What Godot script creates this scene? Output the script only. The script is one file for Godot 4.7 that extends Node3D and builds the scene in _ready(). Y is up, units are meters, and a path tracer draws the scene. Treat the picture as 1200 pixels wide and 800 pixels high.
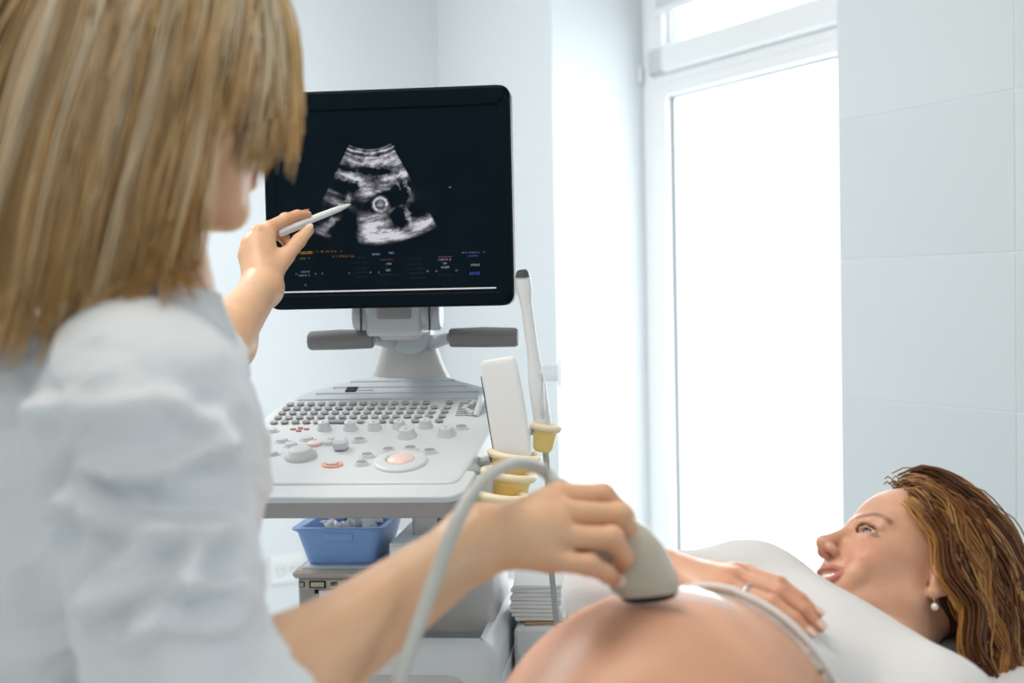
extends Node3D
# A sonographer scans a pregnant patient in a bright treatment room.

# ------------------------------------------------------------------ mesh builder
class Shape:
	var v := PackedVector3Array()
	var n := PackedVector3Array()
	var c := PackedColorArray()
	var uv := PackedVector2Array()
	var ix := PackedInt32Array()
	var tint := Color(1, 1, 1)

	# rows of points; a quad's outward side is (next column) x (next row)
	func grid(rows: Array, wrap := false, tints: Array = [], flip := false) -> void:
		var base := v.size()
		var m: int = rows[0].size()
		var nr := rows.size()
		for r in nr:
			var row: PackedVector3Array = rows[r]
			for j in m:
				v.append(row[j])
				n.append(Vector3.ZERO)
				c.append(tints[r] if tints.size() > r else tint)
				uv.append(Vector2(float(j) / maxi(1, m - 1), float(r) / maxi(1, nr - 1)))
		var cols := m if wrap else m - 1
		for r in nr - 1:
			for j in cols:
				var a := base + r * m + j
				var b := base + r * m + (j + 1) % m
				var d := a + m
				var e := b + m
				_tri(a, b, d, flip)
				_tri(b, e, d, flip)
		for i in range(base, v.size()):
			n[i] = n[i].normalized() if n[i].length_squared() > 1e-20 else Vector3.UP

	func _tri(a: int, b: int, d: int, flip: bool) -> void:
		if flip:
			var t := b
			b = d
			d = t
		var nn := (v[b] - v[a]).cross(v[d] - v[a])
		if nn.length_squared() < 1e-22:
			return
		n[a] += nn
		n[b] += nn
		n[d] += nn
		ix.append(a)
		ix.append(d)
		ix.append(b)

	func quad(a: Vector3, b: Vector3, d: Vector3, e: Vector3) -> void:   # a b e / d : outward (b-a)x(d-a)
		grid([PackedVector3Array([a, b]), PackedVector3Array([d, e])])

	# box with chamfered edges
	func box(center: Vector3, size: Vector3, r := 0.0, basis := Basis.IDENTITY) -> void:
		var h := size / 2.0
		r = minf(r, minf(h.x, minf(h.y, h.z)) * 0.95)
		var g := Vector3(h.x - r, h.y - r, h.z - r)
		for axis in 3:
			for s in [-1.0, 1.0]:
				var w := Vector3.ZERO
				w[axis] = h[axis] * s
				var u := Vector3.ZERO
				u[(axis + 1) % 3] = g[(axis + 1) % 3]
				var t := Vector3.ZERO
				t[(axis + 2) % 3] = g[(axis + 2) % 3] * s
				quad(center + basis * (w - u - t), center + basis * (w + u - t), center + basis * (w - u + t), center + basis * (w + u + t))
		if r <= 0.0:
			return
		for axis in 3:
			var p := (axis + 1) % 3
			var q := (axis + 2) % 3
			for sp in [-1.0, 1.0]:
				for sq in [-1.0, 1.0]:
					var along := Vector3.ZERO
					along[axis] = g[axis]
					var e1 := Vector3.ZERO
					e1[p] = h[p] * sp
					e1[q] = g[q] * sq
					var e2 := Vector3.ZERO
					e2[p] = g[p] * sp
					e2[q] = h[q] * sq
					_edge(center, basis, e1, e2, along)
		for sx in [-1.0, 1.0]:
			for sy in [-1.0, 1.0]:
				for sz in [-1.0, 1.0]:
					var s3 := Vector3(sx, sy, sz)
					var a := center + basis * (Vector3(h.x, g.y, g.z) * s3)
					var b := center + basis * (Vector3(g.x, h.y, g.z) * s3)
					var d := center + basis * (Vector3(g.x, g.y, h.z) * s3)
					face([a, b, d], (basis * s3))

	func _edge(center: Vector3, basis: Basis, e1: Vector3, e2: Vector3, along: Vector3) -> void:
		face([center + basis * (e1 - along), center + basis * (e2 - along), center + basis * (e2 + along), center + basis * (e1 + along)], basis * (e1 + e2))

	# flat convex face turned to look along out
	func face(p: Array, out: Vector3) -> void:
		var base := v.size()
		var nn: Vector3 = (p[1] - p[0]).cross(p[2] - p[0]).normalized()
		var turn := nn.dot(out) < 0.0
		if turn:
			nn = -nn
		for q in p:
			v.append(q)
			n.append(nn)
			c.append(tint)
			uv.append(Vector2.ZERO)
		for i in range(1, p.size() - 1):
			ix.append(base)
			ix.append(base + (i if turn else i + 1))
			ix.append(base + (i + 1 if turn else i))

	# profile of (radius, height) going up, turned round the axis of xf's y
	func lathe(profile: Array, seg := 24, xf := Transform3D.IDENTITY, squash := 1.0) -> void:
		var rows := []
		for q in profile:
			var row := PackedVector3Array()
			for j in seg:
				var a := TAU * j / seg
				row.append(xf * Vector3(q.x * cos(a), q.y, -q.x * sin(a) * squash))
			rows.append(row)
		grid(rows, true)

	func disc(center: Vector3, normal: Vector3, r: float, seg := 20) -> void:
		var nn := normal.normalized()
		var e1 := nn.cross(Vector3(0.31, 0.83, 0.46)).normalized()
		var e2 := nn.cross(e1)
		var p := []
		for j in seg:
			var a := TAU * j / seg
			p.append(center + (e1 * cos(a) + e2 * sin(a)) * r)
		face(p, nn)

	# tube along points with a radius each; flat squeezes the second axis
	func tube(p: PackedVector3Array, radii: Array, seg := 10, caps := true, up := Vector3.UP, flat := 1.0, tints: Array = []) -> void:
		var rows := []
		var e1 := Vector3.ZERO
		for i in p.size():
			var t: Vector3 = (p[mini(i + 1, p.size() - 1)] - p[maxi(i - 1, 0)]).normalized()
			if i == 0:
				e1 = up - t * up.dot(t)
				if e1.length() < 0.05:
					e1 = Vector3(0.6, 0.1, 0.8) - t * t.dot(Vector3(0.6, 0.1, 0.8))
			else:
				e1 = e1 - t * e1.dot(t)
			e1 = e1.normalized()
			var e2 := t.cross(e1)
			var r: float = radii[i] if radii.size() > i else radii[radii.size() - 1]
			var row := PackedVector3Array()
			for j in seg:
				var a := TAU * j / seg
				row.append(p[i] + (e1 * cos(a) + e2 * sin(a) * flat) * r)
			rows.append(row)
		grid(rows, true, tints)
		if caps:
			face(Array(rows[0]), p[0] - p[1])
			face(Array(rows[-1]), p[-1] - p[-2])

	# outline (x, z) extruded from y0 to y1 with a rounded top edge
	func prism(poly: PackedVector2Array, y0: float, y1: float, round_top := 0.0, round_bottom := 0.0, xf := Transform3D.IDENTITY) -> void:
		if Geometry2D.is_polygon_clockwise(poly):
			poly = poly.duplicate()
			poly.reverse()
		var rows := []
		var levels := []
		if round_bottom > 0.0:
			for k in 5:
				var a := PI / 2 * k / 4.0
				levels.append([round_bottom * (1.0 - sin(a)), y0 + round_bottom * (1.0 - cos(a))])
		else:
			levels.append([0.0, y0])
		if round_top > 0.0:
			for k in 5:
				var a := PI / 2 * k / 4.0
				levels.append([round_top * (1.0 - cos(a)), y1 - round_top * (1.0 - sin(a))])
		else:
			levels.append([0.0, y1])
		for l in levels:
			var row := PackedVector3Array()
			var q := inset(poly, l[0])
			for p in q:
				row.append(xf * Vector3(p.x, l[1], p.y))
			rows.append(row)
		grid(rows, true, [], true)
		for top in [true, false]:
			var q := inset(poly, levels[-1][0] if top else levels[0][0])
			var tri := Geometry2D.triangulate_polygon(q)
			var y: float = y1 if top else y0
			for i in range(0, tri.size(), 3):
				face([xf * Vector3(q[tri[i]].x, y, q[tri[i]].y), xf * Vector3(q[tri[i + 1]].x, y, q[tri[i + 1]].y), xf * Vector3(q[tri[i + 2]].x, y, q[tri[i + 2]].y)], xf.basis.y * (1.0 if top else -1.0))

	func inset(poly: PackedVector2Array, d: float) -> PackedVector2Array:
		if d == 0.0:
			return poly
		var out := PackedVector2Array()
		var m := poly.size()
		for i in m:
			var a := (poly[i] - poly[(i + m - 1) % m]).normalized()
			var b := (poly[(i + 1) % m] - poly[i]).normalized()
			var na := Vector2(-a.y, a.x)
			var nb := Vector2(-b.y, b.x)
			var h := (na + nb).normalized()
			out.append(poly[i] + h * d / maxf(0.4, h.dot(na)))
		return out

	func mesh() -> ArrayMesh:
		var m := ArrayMesh.new()
		var arr := []
		arr.resize(Mesh.ARRAY_MAX)
		arr[Mesh.ARRAY_VERTEX] = v
		arr[Mesh.ARRAY_NORMAL] = n
		arr[Mesh.ARRAY_COLOR] = c
		arr[Mesh.ARRAY_TEX_UV] = uv
		arr[Mesh.ARRAY_INDEX] = ix
		m.add_surface_from_arrays(Mesh.PRIMITIVE_TRIANGLES, arr)
		return m


# ------------------------------------------------------------------ smooth bodies from a distance field
class Field:
	var kind := PackedInt32Array()
	var pa := PackedVector3Array()
	var ba := PackedVector3Array()
	var inv := PackedFloat32Array()
	var ra := PackedFloat32Array()
	var dr := PackedFloat32Array()
	var kk := PackedFloat32Array()
	var mb: Array[Basis] = []
	var mt: Array[Basis] = []
	var planes: Array = []
	var lo := Vector3(1e9, 1e9, 1e9)
	var hi := Vector3(-1e9, -1e9, -1e9)

	func cap(a: Vector3, b: Vector3, r0: float, r1: float, k := 0.02, cut := false) -> void:
		kind.append(2 if cut else 0)
		pa.append(a)
		ba.append(b - a)
		inv.append(1.0 / maxf((b - a).length_squared(), 1e-9))
		ra.append(r0)
		dr.append(r1 - r0)
		kk.append(k)
		mb.append(Basis.IDENTITY)
		mt.append(Basis.IDENTITY)
		if not cut:
			_grow(a, r0 + 0.01)
			_grow(b, r1 + 0.01)

	func chain(p: Array, r: Array, k := 0.02) -> void:
		for i in p.size() - 1:
			cap(p[i], p[i + 1], r[i], r[i + 1], k)

	func chain_cut(p: Array, r: Array, k := 0.01) -> void:
		for i in p.size() - 1:
			cap(p[i], p[i + 1], r[i], r[i + 1], k, true)

	# axes: columns are unit directions
	func ell(center: Vector3, radii: Vector3, axes := Basis.IDENTITY, k := 0.02, cut := false) -> void:
		kind.append(3 if cut else 1)
		pa.append(center)
		ba.append(Vector3.ZERO)
		inv.append(0.0)
		ra.append(minf(radii.x, minf(radii.y, radii.z)))
		dr.append(0.0)
		kk.append(k)
		var m := Basis.from_scale(Vector3.ONE / radii) * axes.transposed()
		mb.append(m)
		mt.append(m.transposed())
		if not cut:
			_grow(center, maxf(radii.x, maxf(radii.y, radii.z)) + 0.01)

	# keep only the side where (p - at) . out <= 0
	func clip(at: Vector3, out: Vector3) -> void:
		planes.append([out.normalized(), out.normalized().dot(at)])

	func _grow(p: Vector3, r: float) -> void:
		lo = lo.min(p - Vector3.ONE * r)
		hi = hi.max(p + Vector3.ONE * r)

	func one(i: int, p: Vector3) -> float:
		if kind[i] & 1 == 0:
			var q := p - pa[i]
			var h := clampf(q.dot(ba[i]) * inv[i], 0.0, 1.0)
			return (q - ba[i] * h).length() - ra[i] - h * dr[i]
		var e := mb[i] * (p - pa[i])
		var k0 := e.length()
		if k0 < 1e-5:
			return -ra[i]
		return k0 * (k0 - 1.0) / maxf((mt[i] * e).length(), 1e-6)

	func at(p: Vector3, list: PackedInt32Array) -> float:
		var d := 1.0
		for i in list:
			var e: float
			var kd := kind[i]
			if kd & 1 == 0:
				var q := p - pa[i]
				var h := clampf(q.dot(ba[i]) * inv[i], 0.0, 1.0)
				e = (q - ba[i] * h).length() - ra[i] - h * dr[i]
			else:
				var f := mb[i] * (p - pa[i])
				var k0 := f.length()
				e = -ra[i] if k0 < 1e-5 else k0 * (k0 - 1.0) / maxf((mt[i] * f).length(), 1e-6)
			var k := kk[i]
			if kd < 2:
				var g := k - absf(d - e)
				d = minf(d, e) - (g * g / k * 0.25 if g > 0.0 else 0.0)
			else:
				e = -e
				var g2 := k - absf(d - e)
				d = maxf(d, e) + (g2 * g2 / k * 0.25 if g2 > 0.0 else 0.0)
		for pl in planes:
			d = maxf(d, pl[0].dot(p) - pl[1])
		return d

	# surface nets; color(p, n) -> Color, bend(p, n) -> offset along n
	func into(s: Shape, cell: float, color: Variant = null, bend: Variant = null) -> void:
		const N := 6
		var size := (hi - lo) / (cell * N)
		var bx := int(size.x) + 2
		var by := int(size.y) + 2
		var bz := int(size.z) + 2
		var nx := bx * N + 1
		var ny := by * N + 1
		var nz := bz * N + 1
		var val := PackedFloat32Array()
		val.resize(nx * ny * nz)
		val.fill(1.0)
		var half := cell * N * 0.87
		var every := PackedInt32Array(range(kind.size()))
		var active := []
		for iz in bz:
			for iy in by:
				for ix in bx:
					var mid := lo + Vector3(ix + 0.5, iy + 0.5, iz + 0.5) * cell * N
					var list := PackedInt32Array()
					var near := 1e9
					for i in every:
						var d := one(i, mid)
						if kind[i] < 2:
							near = minf(near, d)
							if d < half * 1.6 + kk[i]:
								list.append(i)
						elif d < half * 1.6 + kk[i]:
							list.append(i)
					if near > half * 1.5 + 0.03:
						continue
					var whole := at(mid, list)
					var ins := whole < -half * 1.6 - 0.02
					var cx := N + 1 if ix == bx - 1 else N
					var cy := N + 1 if iy == by - 1 else N
					var cz := N + 1 if iz == bz - 1 else N
					for k in cz:
						for j in cy:
							var row := ((iz * N + k) * ny + iy * N + j) * nx + ix * N
							for i in cx:
								val[row + i] = -1.0 if ins else at(lo + Vector3(ix * N + i, iy * N + j, iz * N + k) * cell, list)
					if not ins:
						active.append(Vector3i(ix, iy, iz))
		var where := {}
		var base := s.v.size()
		for bi in active:
			var b: Vector3i = bi
			for k in range(b.z * N, b.z * N + N):
				for j in range(b.y * N, b.y * N + N):
					var o := (k * ny + j) * nx + b.x * N
					for i in N:
						var q := o + i
						var v0 := val[q]
						var v1 := val[q + 1]
						var v2 := val[q + nx]
						var v3 := val[q + nx + 1]
						var r := q + nx * ny
						var v4 := val[r]
						var v5 := val[r + 1]
						var v6 := val[r + nx]
						var v7 := val[r + nx + 1]
						var c := int(v0 < 0) + int(v1 < 0) + int(v2 < 0) + int(v3 < 0) + int(v4 < 0) + int(v5 < 0) + int(v6 < 0) + int(v7 < 0)
						if c == 0 or c == 8:
							continue
						var sum := Vector3.ZERO
						var cnt := 0
						if (v0 < 0) != (v1 < 0): sum += Vector3(v0 / (v0 - v1), 0, 0); cnt += 1
						if (v2 < 0) != (v3 < 0): sum += Vector3(v2 / (v2 - v3), 1, 0); cnt += 1
						if (v4 < 0) != (v5 < 0): sum += Vector3(v4 / (v4 - v5), 0, 1); cnt += 1
						if (v6 < 0) != (v7 < 0): sum += Vector3(v6 / (v6 - v7), 1, 1); cnt += 1
						if (v0 < 0) != (v2 < 0): sum += Vector3(0, v0 / (v0 - v2), 0); cnt += 1
						if (v1 < 0) != (v3 < 0): sum += Vector3(1, v1 / (v1 - v3), 0); cnt += 1
						if (v4 < 0) != (v6 < 0): sum += Vector3(0, v4 / (v4 - v6), 1); cnt += 1
						if (v5 < 0) != (v7 < 0): sum += Vector3(1, v5 / (v5 - v7), 1); cnt += 1
						if (v0 < 0) != (v4 < 0): sum += Vector3(0, 0, v0 / (v0 - v4)); cnt += 1
						if (v1 < 0) != (v5 < 0): sum += Vector3(1, 0, v1 / (v1 - v5)); cnt += 1
						if (v2 < 0) != (v6 < 0): sum += Vector3(0, 1, v2 / (v2 - v6)); cnt += 1
						if (v3 < 0) != (v7 < 0): sum += Vector3(1, 1, v3 / (v3 - v7)); cnt += 1
						var p := lo + (Vector3(b.x * N + i, j, k) + sum / cnt) * cell
						where[q] = s.v.size()
						s.v.append(p)
						s.n.append(Vector3((v1 + v3 + v5 + v7) - (v0 + v2 + v4 + v6), (v2 + v3 + v6 + v7) - (v0 + v1 + v4 + v5), (v4 + v5 + v6 + v7) - (v0 + v1 + v2 + v3)).normalized())
						s.uv.append(Vector2.ZERO)
						s.c.append(s.tint)
		var first := s.ix.size()
		for q in where:
			var i: int = q % nx
			var j: int = (q / nx) % ny
			var k: int = q / (nx * ny)
			var v0 := val[q]
			for axis in 3:
				var step: int = [1, nx, nx * ny][axis]
				var v1 := val[q + step]
				if (v0 < 0) == (v1 < 0):
					continue
				var sa: int = [nx, nx * ny, 1][axis]
				var sb: int = [nx * ny, 1, nx][axis]
				if [j, k, i][axis] == 0 or [k, i, j][axis] == 0:
					continue
				if not (where.has(q - sa) and where.has(q - sb) and where.has(q - sa - sb)):
					continue
				var a: int = where[q]
				var b2: int = where[q - sa]
				var c2: int = where[q - sa - sb]
				var d2: int = where[q - sb]
				if v0 < 0:
					s.ix.append_array([a, d2, c2, a, c2, b2])
				else:
					s.ix.append_array([a, b2, c2, a, c2, d2])
		if bend != null:
			for i in range(base, s.v.size()):
				s.v[i] += s.n[i] * float(bend.call(s.v[i], s.n[i]))
			for i in range(base, s.v.size()):
				s.n[i] = Vector3.ZERO
			for t in range(first, s.ix.size(), 3):
				var nn := (s.v[s.ix[t + 2]] - s.v[s.ix[t]]).cross(s.v[s.ix[t + 1]] - s.v[s.ix[t]])
				for m in 3:
					s.n[s.ix[t + m]] += nn
			for i in range(base, s.v.size()):
				s.n[i] = s.n[i].normalized()
		if color != null:
			for i in range(base, s.v.size()):
				s.c[i] = color.call(s.v[i], s.n[i])


# ------------------------------------------------------------------ scene helpers
var M := {}
var taken := {}

func numbered(called: String) -> String:
	if not taken.has(called):
		taken[called] = 0
		return called
	taken[called] += 1
	return "%s_%03d" % [called, taken[called]]

func obj(called: String, s: Shape, m: Material, parent: Node = null, xf := Transform3D.IDENTITY) -> MeshInstance3D:
	return put(called, s.mesh(), m, parent, xf)

func put(called: String, mesh: Mesh, m: Material, parent: Node = null, xf := Transform3D.IDENTITY) -> MeshInstance3D:
	var o := MeshInstance3D.new()
	o.mesh = mesh
	o.material_override = m
	o.transform = xf
	o.cast_shadow = GeometryInstance3D.SHADOW_CASTING_SETTING_ON
	if parent:
		o.name = called
		parent.add_child(o, true)
	else:
		o.name = numbered(called)
		add_child(o, true)
	return o

func thing(called: String, label: String, category: String, at := Vector3.ZERO, turn := 0.0, group := "") -> Node3D:
	var o := Node3D.new()
	o.name = numbered(called)
	add_child(o, true)
	o.position = at
	o.rotation.y = turn
	tag(o, label, category, group)
	return o

func tag(o: Node, label: String, category: String, group := "") -> void:
	o.set_meta("label", label)
	o.set_meta("category", category)
	if group:
		o.set_meta("group", group)

func structure(called: String, s: Shape, m: Material, label: String, category: String, xf := Transform3D.IDENTITY) -> MeshInstance3D:
	var o := obj(called, s, m, null, xf)
	o.set_meta("kind", "structure")
	tag(o, label, category)
	return o

func mat(col: Color, rough := 0.5, spec := 0.5) -> StandardMaterial3D:
	var m := StandardMaterial3D.new()
	m.albedo_color = col
	m.roughness = rough
	m.metallic_specular = spec
	return m

func tinted(rough := 0.5, spec := 0.5) -> StandardMaterial3D:
	var m := mat(Color.WHITE, rough, spec)
	m.vertex_color_use_as_albedo = true
	return m

func hexl(h: String) -> Color:   # sRGB hex to linear for vertex colours
	return Color(h).srgb_to_linear()

func noise_tex(freq: float, a: Color, b: Color, seed_ := 1, size := 256) -> NoiseTexture2D:
	var f := FastNoiseLite.new()
	f.seed = seed_
	f.frequency = freq
	f.fractal_octaves = 4
	var t := NoiseTexture2D.new()
	t.width = size
	t.height = size
	t.seamless = true
	t.noise = f
	var g := Gradient.new()
	g.set_color(0, a)
	g.set_color(1, b)
	t.color_ramp = g
	return t

func relief(m: StandardMaterial3D, tex: Texture2D, depth: float, scale: float) -> StandardMaterial3D:
	m.heightmap_enabled = true
	m.heightmap_texture = tex
	m.heightmap_scale = depth
	m.uv1_triplanar = true
	m.uv1_scale = Vector3.ONE * scale
	return m

func V(x: float, y: float, z: float) -> Vector3:
	return Vector3(x, y, z)

# room frame: x runs along the window wall towards the camera, z into the room
const ROOM_AT := Vector3(-0.245, 0, -4.60)
var ROOM_TURN := atan2(-0.8825, 0.4704)
var room: Transform3D
# machine frame: z faces the sonographer
const MACHINE_AT := Vector3(-0.178, 0, -1.88)
var machine_xf: Transform3D


func _ready() -> void:
	room = Transform3D(Basis(Vector3.UP, ROOM_TURN), ROOM_AT)
	machine_xf = Transform3D(Basis(Vector3.UP, deg_to_rad(-6.0)), MACHINE_AT)
	# ---- camera: 45 mm lens, 1.2 m up, focus on the screen and the patient's face
	var cam := Camera3D.new()
	cam.name = "camera"
	add_child(cam)
	var lens := CameraAttributesPhysical.new()
	lens.frustum_focal_length = 45.0
	lens.frustum_focus_distance = 1.78
	lens.exposure_aperture = 3.4
	lens.frustum_near = 0.05
	lens.frustum_far = 60.0
	cam.attributes = lens
	cam.fov = 29.863
	cam.near = 0.05
	cam.position = V(0, 1.2, 0)
	cam.rotation_degrees = V(-2.2, 0, -1.2)
	cam.current = true
	# ---- air and exposure
	var env := Environment.new()
	env.background_mode = Environment.BG_COLOR
	env.background_color = Color(0.93, 0.97, 1.0)
	env.background_energy_multiplier = 1.0
	env.tonemap_mode = Environment.TONE_MAPPER_LINEAR
	env.tonemap_exposure = 1.06
	env.sdfgi_enabled = true
	env.ssao_enabled = true
	env.ssil_enabled = true
	var we := WorldEnvironment.new()
	we.name = "air"
	we.environment = env
	add_child(we)
	# ---- daylight through the two frosted panes of the window, plus added fill: an unseen second window and ceiling panels
	window_light(V(1.4375, 1.04, -0.335), Vector2(0.95, 1.46), 1.15)
	window_light(V(1.47, 2.2, -0.335), Vector2(0.85, 0.5), 0.3)
	window_light(V(5.35, 1.6, -0.335), Vector2(1.04, 1.24), 1.1)  # fill from the added second window, out of view
	materials()
	build_room()
	fill_panel(V(2.9, 2.8, 1.8), 1.7, Color(1.0, 0.93, 0.86))
	fill_panel(V(5.2, 2.8, 2.6), 0.7, Color(1.0, 0.93, 0.86))
	fill_panel(V(1.2, 2.8, 2.0), 3.2, Color(1.0, 0.995, 0.99))
	build_machine()
	build_small_things()
	build_couch()
	build_stool()
	build_patient()
	build_sonographer()

func window_light(at: Vector3, size: Vector2, energy: float) -> void:
	var l := AreaLight3D.new()
	l.name = "daylight"
	l.area_size = size
	l.light_energy = energy
	l.light_color = Color(0.985, 0.992, 1.0)
	l.shadow_enabled = true
	l.area_range = 12.0
	l.area_attenuation = 2.0
	add_child(l, true)
	l.transform = room * Transform3D(Basis(Vector3.UP, PI), at)

func fill_panel(at: Vector3, energy: float, tone: Color) -> void:  # panels added out of view to fill and balance the room light
	var t := thing("added_ceiling_light", "added square white light panel in the unseen ceiling, for fill light", "light", room * at, ROOM_TURN, "added ceiling fill panels")
	var s := Shape.new()
	for k in 4:
		var b := Basis(Vector3.UP, PI / 2 * k)
		s.box(b * V(0, -0.012, 0.45), V(0.94, 0.024, 0.04), 0.004, b)
	obj("frame", s, M.frame, t)
	s = Shape.new()
	s.box(V(0, -0.006, 0), V(0.86, 0.008, 0.86))
	obj("light_diffuser", s, M.fill_lamp, t)
	var l := AreaLight3D.new()
	l.name = "fill_light"
	l.area_size = Vector2(0.86, 0.86)
	l.light_energy = energy
	l.light_color = tone
	l.shadow_enabled = true
	l.area_range = 12.0
	l.area_attenuation = 2.0
	add_child(l, true)
	l.transform = room * Transform3D(Basis(Vector3.RIGHT, -PI / 2), at + V(0, -0.02, 0))

func materials() -> void:
	var fine := noise_tex(0.03, Color.BLACK, Color.WHITE, 3)
	M.wall = relief(mat(Color("e2e9ed"), 0.7, 0.3), fine, 0.02, 6.0)
	M.ceiling = mat(Color("f4f5f5"), 0.9, 0.2)
	M.floor = mat(Color("e4e7e8"), 0.35, 0.4)
	M.floor.albedo_texture = noise_tex(0.02, Color("e2e5e6"), Color("ffffff"), 5)
	M.floor.uv1_triplanar = true
	M.grout = mat(Color("f2f5f5"), 0.8, 0.3)
	M.tile = mat(Color("d3dce0"), 0.16, 0.5)
	M.tile2 = mat(Color("d0dade"), 0.18, 0.5)
	M.frame = mat(Color("eef2f3"), 0.3, 0.5)
	M.gasket = mat(Color("8e979b"), 0.6, 0.3)
	M.blind = mat(Color("d5dde2"), 0.8, 0.2)
	M.pane = mat(Color("f4f8f9"), 0.5, 0.4)
	M.pane.emission_enabled = true
	M.pane.emission = Color(0.97, 0.985, 1.0)
	M.pane.emission_energy_multiplier = 1.05
	M.fill_lamp = mat(Color("ffffff"), 0.6)
	M.fill_lamp.emission_enabled = true
	M.fill_lamp.emission = Color(1.0, 0.985, 0.96)
	M.fill_lamp.emission_energy_multiplier = 1.5
	# machine
	M.shell = mat(Color("ccd4d9"), 0.38, 0.45)
	M.shell_lit = mat(Color("e2e7ea"), 0.38, 0.45)  # lighter copy of shell: bounced light put into the lower body's colour
	M.shell2 = mat(Color("cfcdcd"), 0.42, 0.45)
	M.trim = mat(Color("9f9c9c"), 0.45, 0.4)
	M.grip = mat(Color("858586"), 0.55, 0.35)
	M.black = mat(Color("0d1a20"), 0.4, 0.14)
	M.blackmark = mat(Color("15181b"), 0.5, 0.3)
	M.key = mat(Color("a3a5a7"), 0.5, 0.4)
	M.keydark = mat(Color("94969a"), 0.5, 0.4)
	M.button = mat(Color("c9cdcf"), 0.4, 0.45)
	M.knob = mat(Color("ccd3d8"), 0.4, 0.45)
	M.clear = mat(Color(0.9, 0.94, 0.96, 0.28), 0.12)
	M.clear.transparency = BaseMaterial3D.TRANSPARENCY_ALPHA
	M.orange = mat(Color("e9a08a"), 0.4)
	M.pink = mat(Color("e6cfc9"), 0.35)
	M.red = mat(Color("c98078"), 0.4)
	M.yellow = mat(Color("f6db85"), 0.4, 0.45)
	M.cream = mat(Color("f5e8c8"), 0.4, 0.45)
	M.dark = mat(Color("4b4c4e"), 0.5, 0.4)
	M.wheel = mat(Color("55585b"), 0.6, 0.3)
	M.beige = mat(Color("b9b0a6"), 0.5, 0.4)
	M.printer = mat(Color("a8a49f"), 0.5, 0.4)
	M.lcd = mat(Color("b9bc9a"), 0.35, 0.4)
	M.paper = mat(Color("f2f3f3"), 0.85, 0.2)
	M.card = mat(Color("b89873"), 0.85, 0.2)
	M.blue = mat(Color("86abe4"), 0.35, 0.45)
	M.blue.backlight_enabled = true
	M.blue.backlight = Color(0.25, 0.25, 0.25)
	M.packet_white = mat(Color("eceef0"), 0.35, 0.5)
	M.packet_blue = mat(Color("3566b4"), 0.4, 0.5)
	M.packet_grey = mat(Color("b9bcc4"), 0.3, 0.5)
	M.probe = mat(Color("edf1f3"), 0.35, 0.5)
	M.scanhead = mat(Color("c0bbac"), 0.2, 0.5)
	M.cable = mat(Color("b7bab6"), 0.45, 0.45)
	M.lensface = mat(Color("2b2723"), 0.4, 0.4)
	M.steel = mat(Color("b9bdc0"), 0.28, 0.5)
	M.steel.metallic = 0.9
	M.vinyl = mat(Color("dfe5e8"), 0.5, 0.4)
	M.navy = mat(Color("2c3238"), 0.6, 0.3)
	# people
	var weave := noise_tex(0.06, Color.BLACK, Color.WHITE, 9)
	M.coat = relief(mat(Color("e2e8ec"), 0.85, 0.25), weave, 0.03, 9.0)
	M.coat.rim_enabled = true
	M.coat.rim = 0.2
	M.shirt = relief(mat(Color("dbdbdb"), 0.9, 0.2), weave, 0.03, 12.0)
	M.shirt.rim_enabled = true
	M.shirt.rim = 0.25
	M.trousers = mat(Color("dfe3e6"), 0.9, 0.2)
	M.jeans = mat(Color("7c8796"), 0.9, 0.2)
	M.skin = tinted(0.4, 0.45)
	M.skin.subsurf_scatter_enabled = true
	M.skin.subsurf_scatter_strength = 0.12
	M.hair = tinted(0.42, 0.5)
	M.eye = tinted(0.08, 0.5)
	M.tooth = mat(Color("f3efe8"), 0.2, 0.5)
	M.gold = mat(Color("e0c078"), 0.25, 0.5)
	M.gold.metallic = 1.0
	M.pearl = mat(Color("f1eee9"), 0.2, 0.6)
	M.gel = mat(Color(0.95, 0.97, 1.0, 0.25), 0.05)
	M.gel.transparency = BaseMaterial3D.TRANSPARENCY_ALPHA

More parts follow.
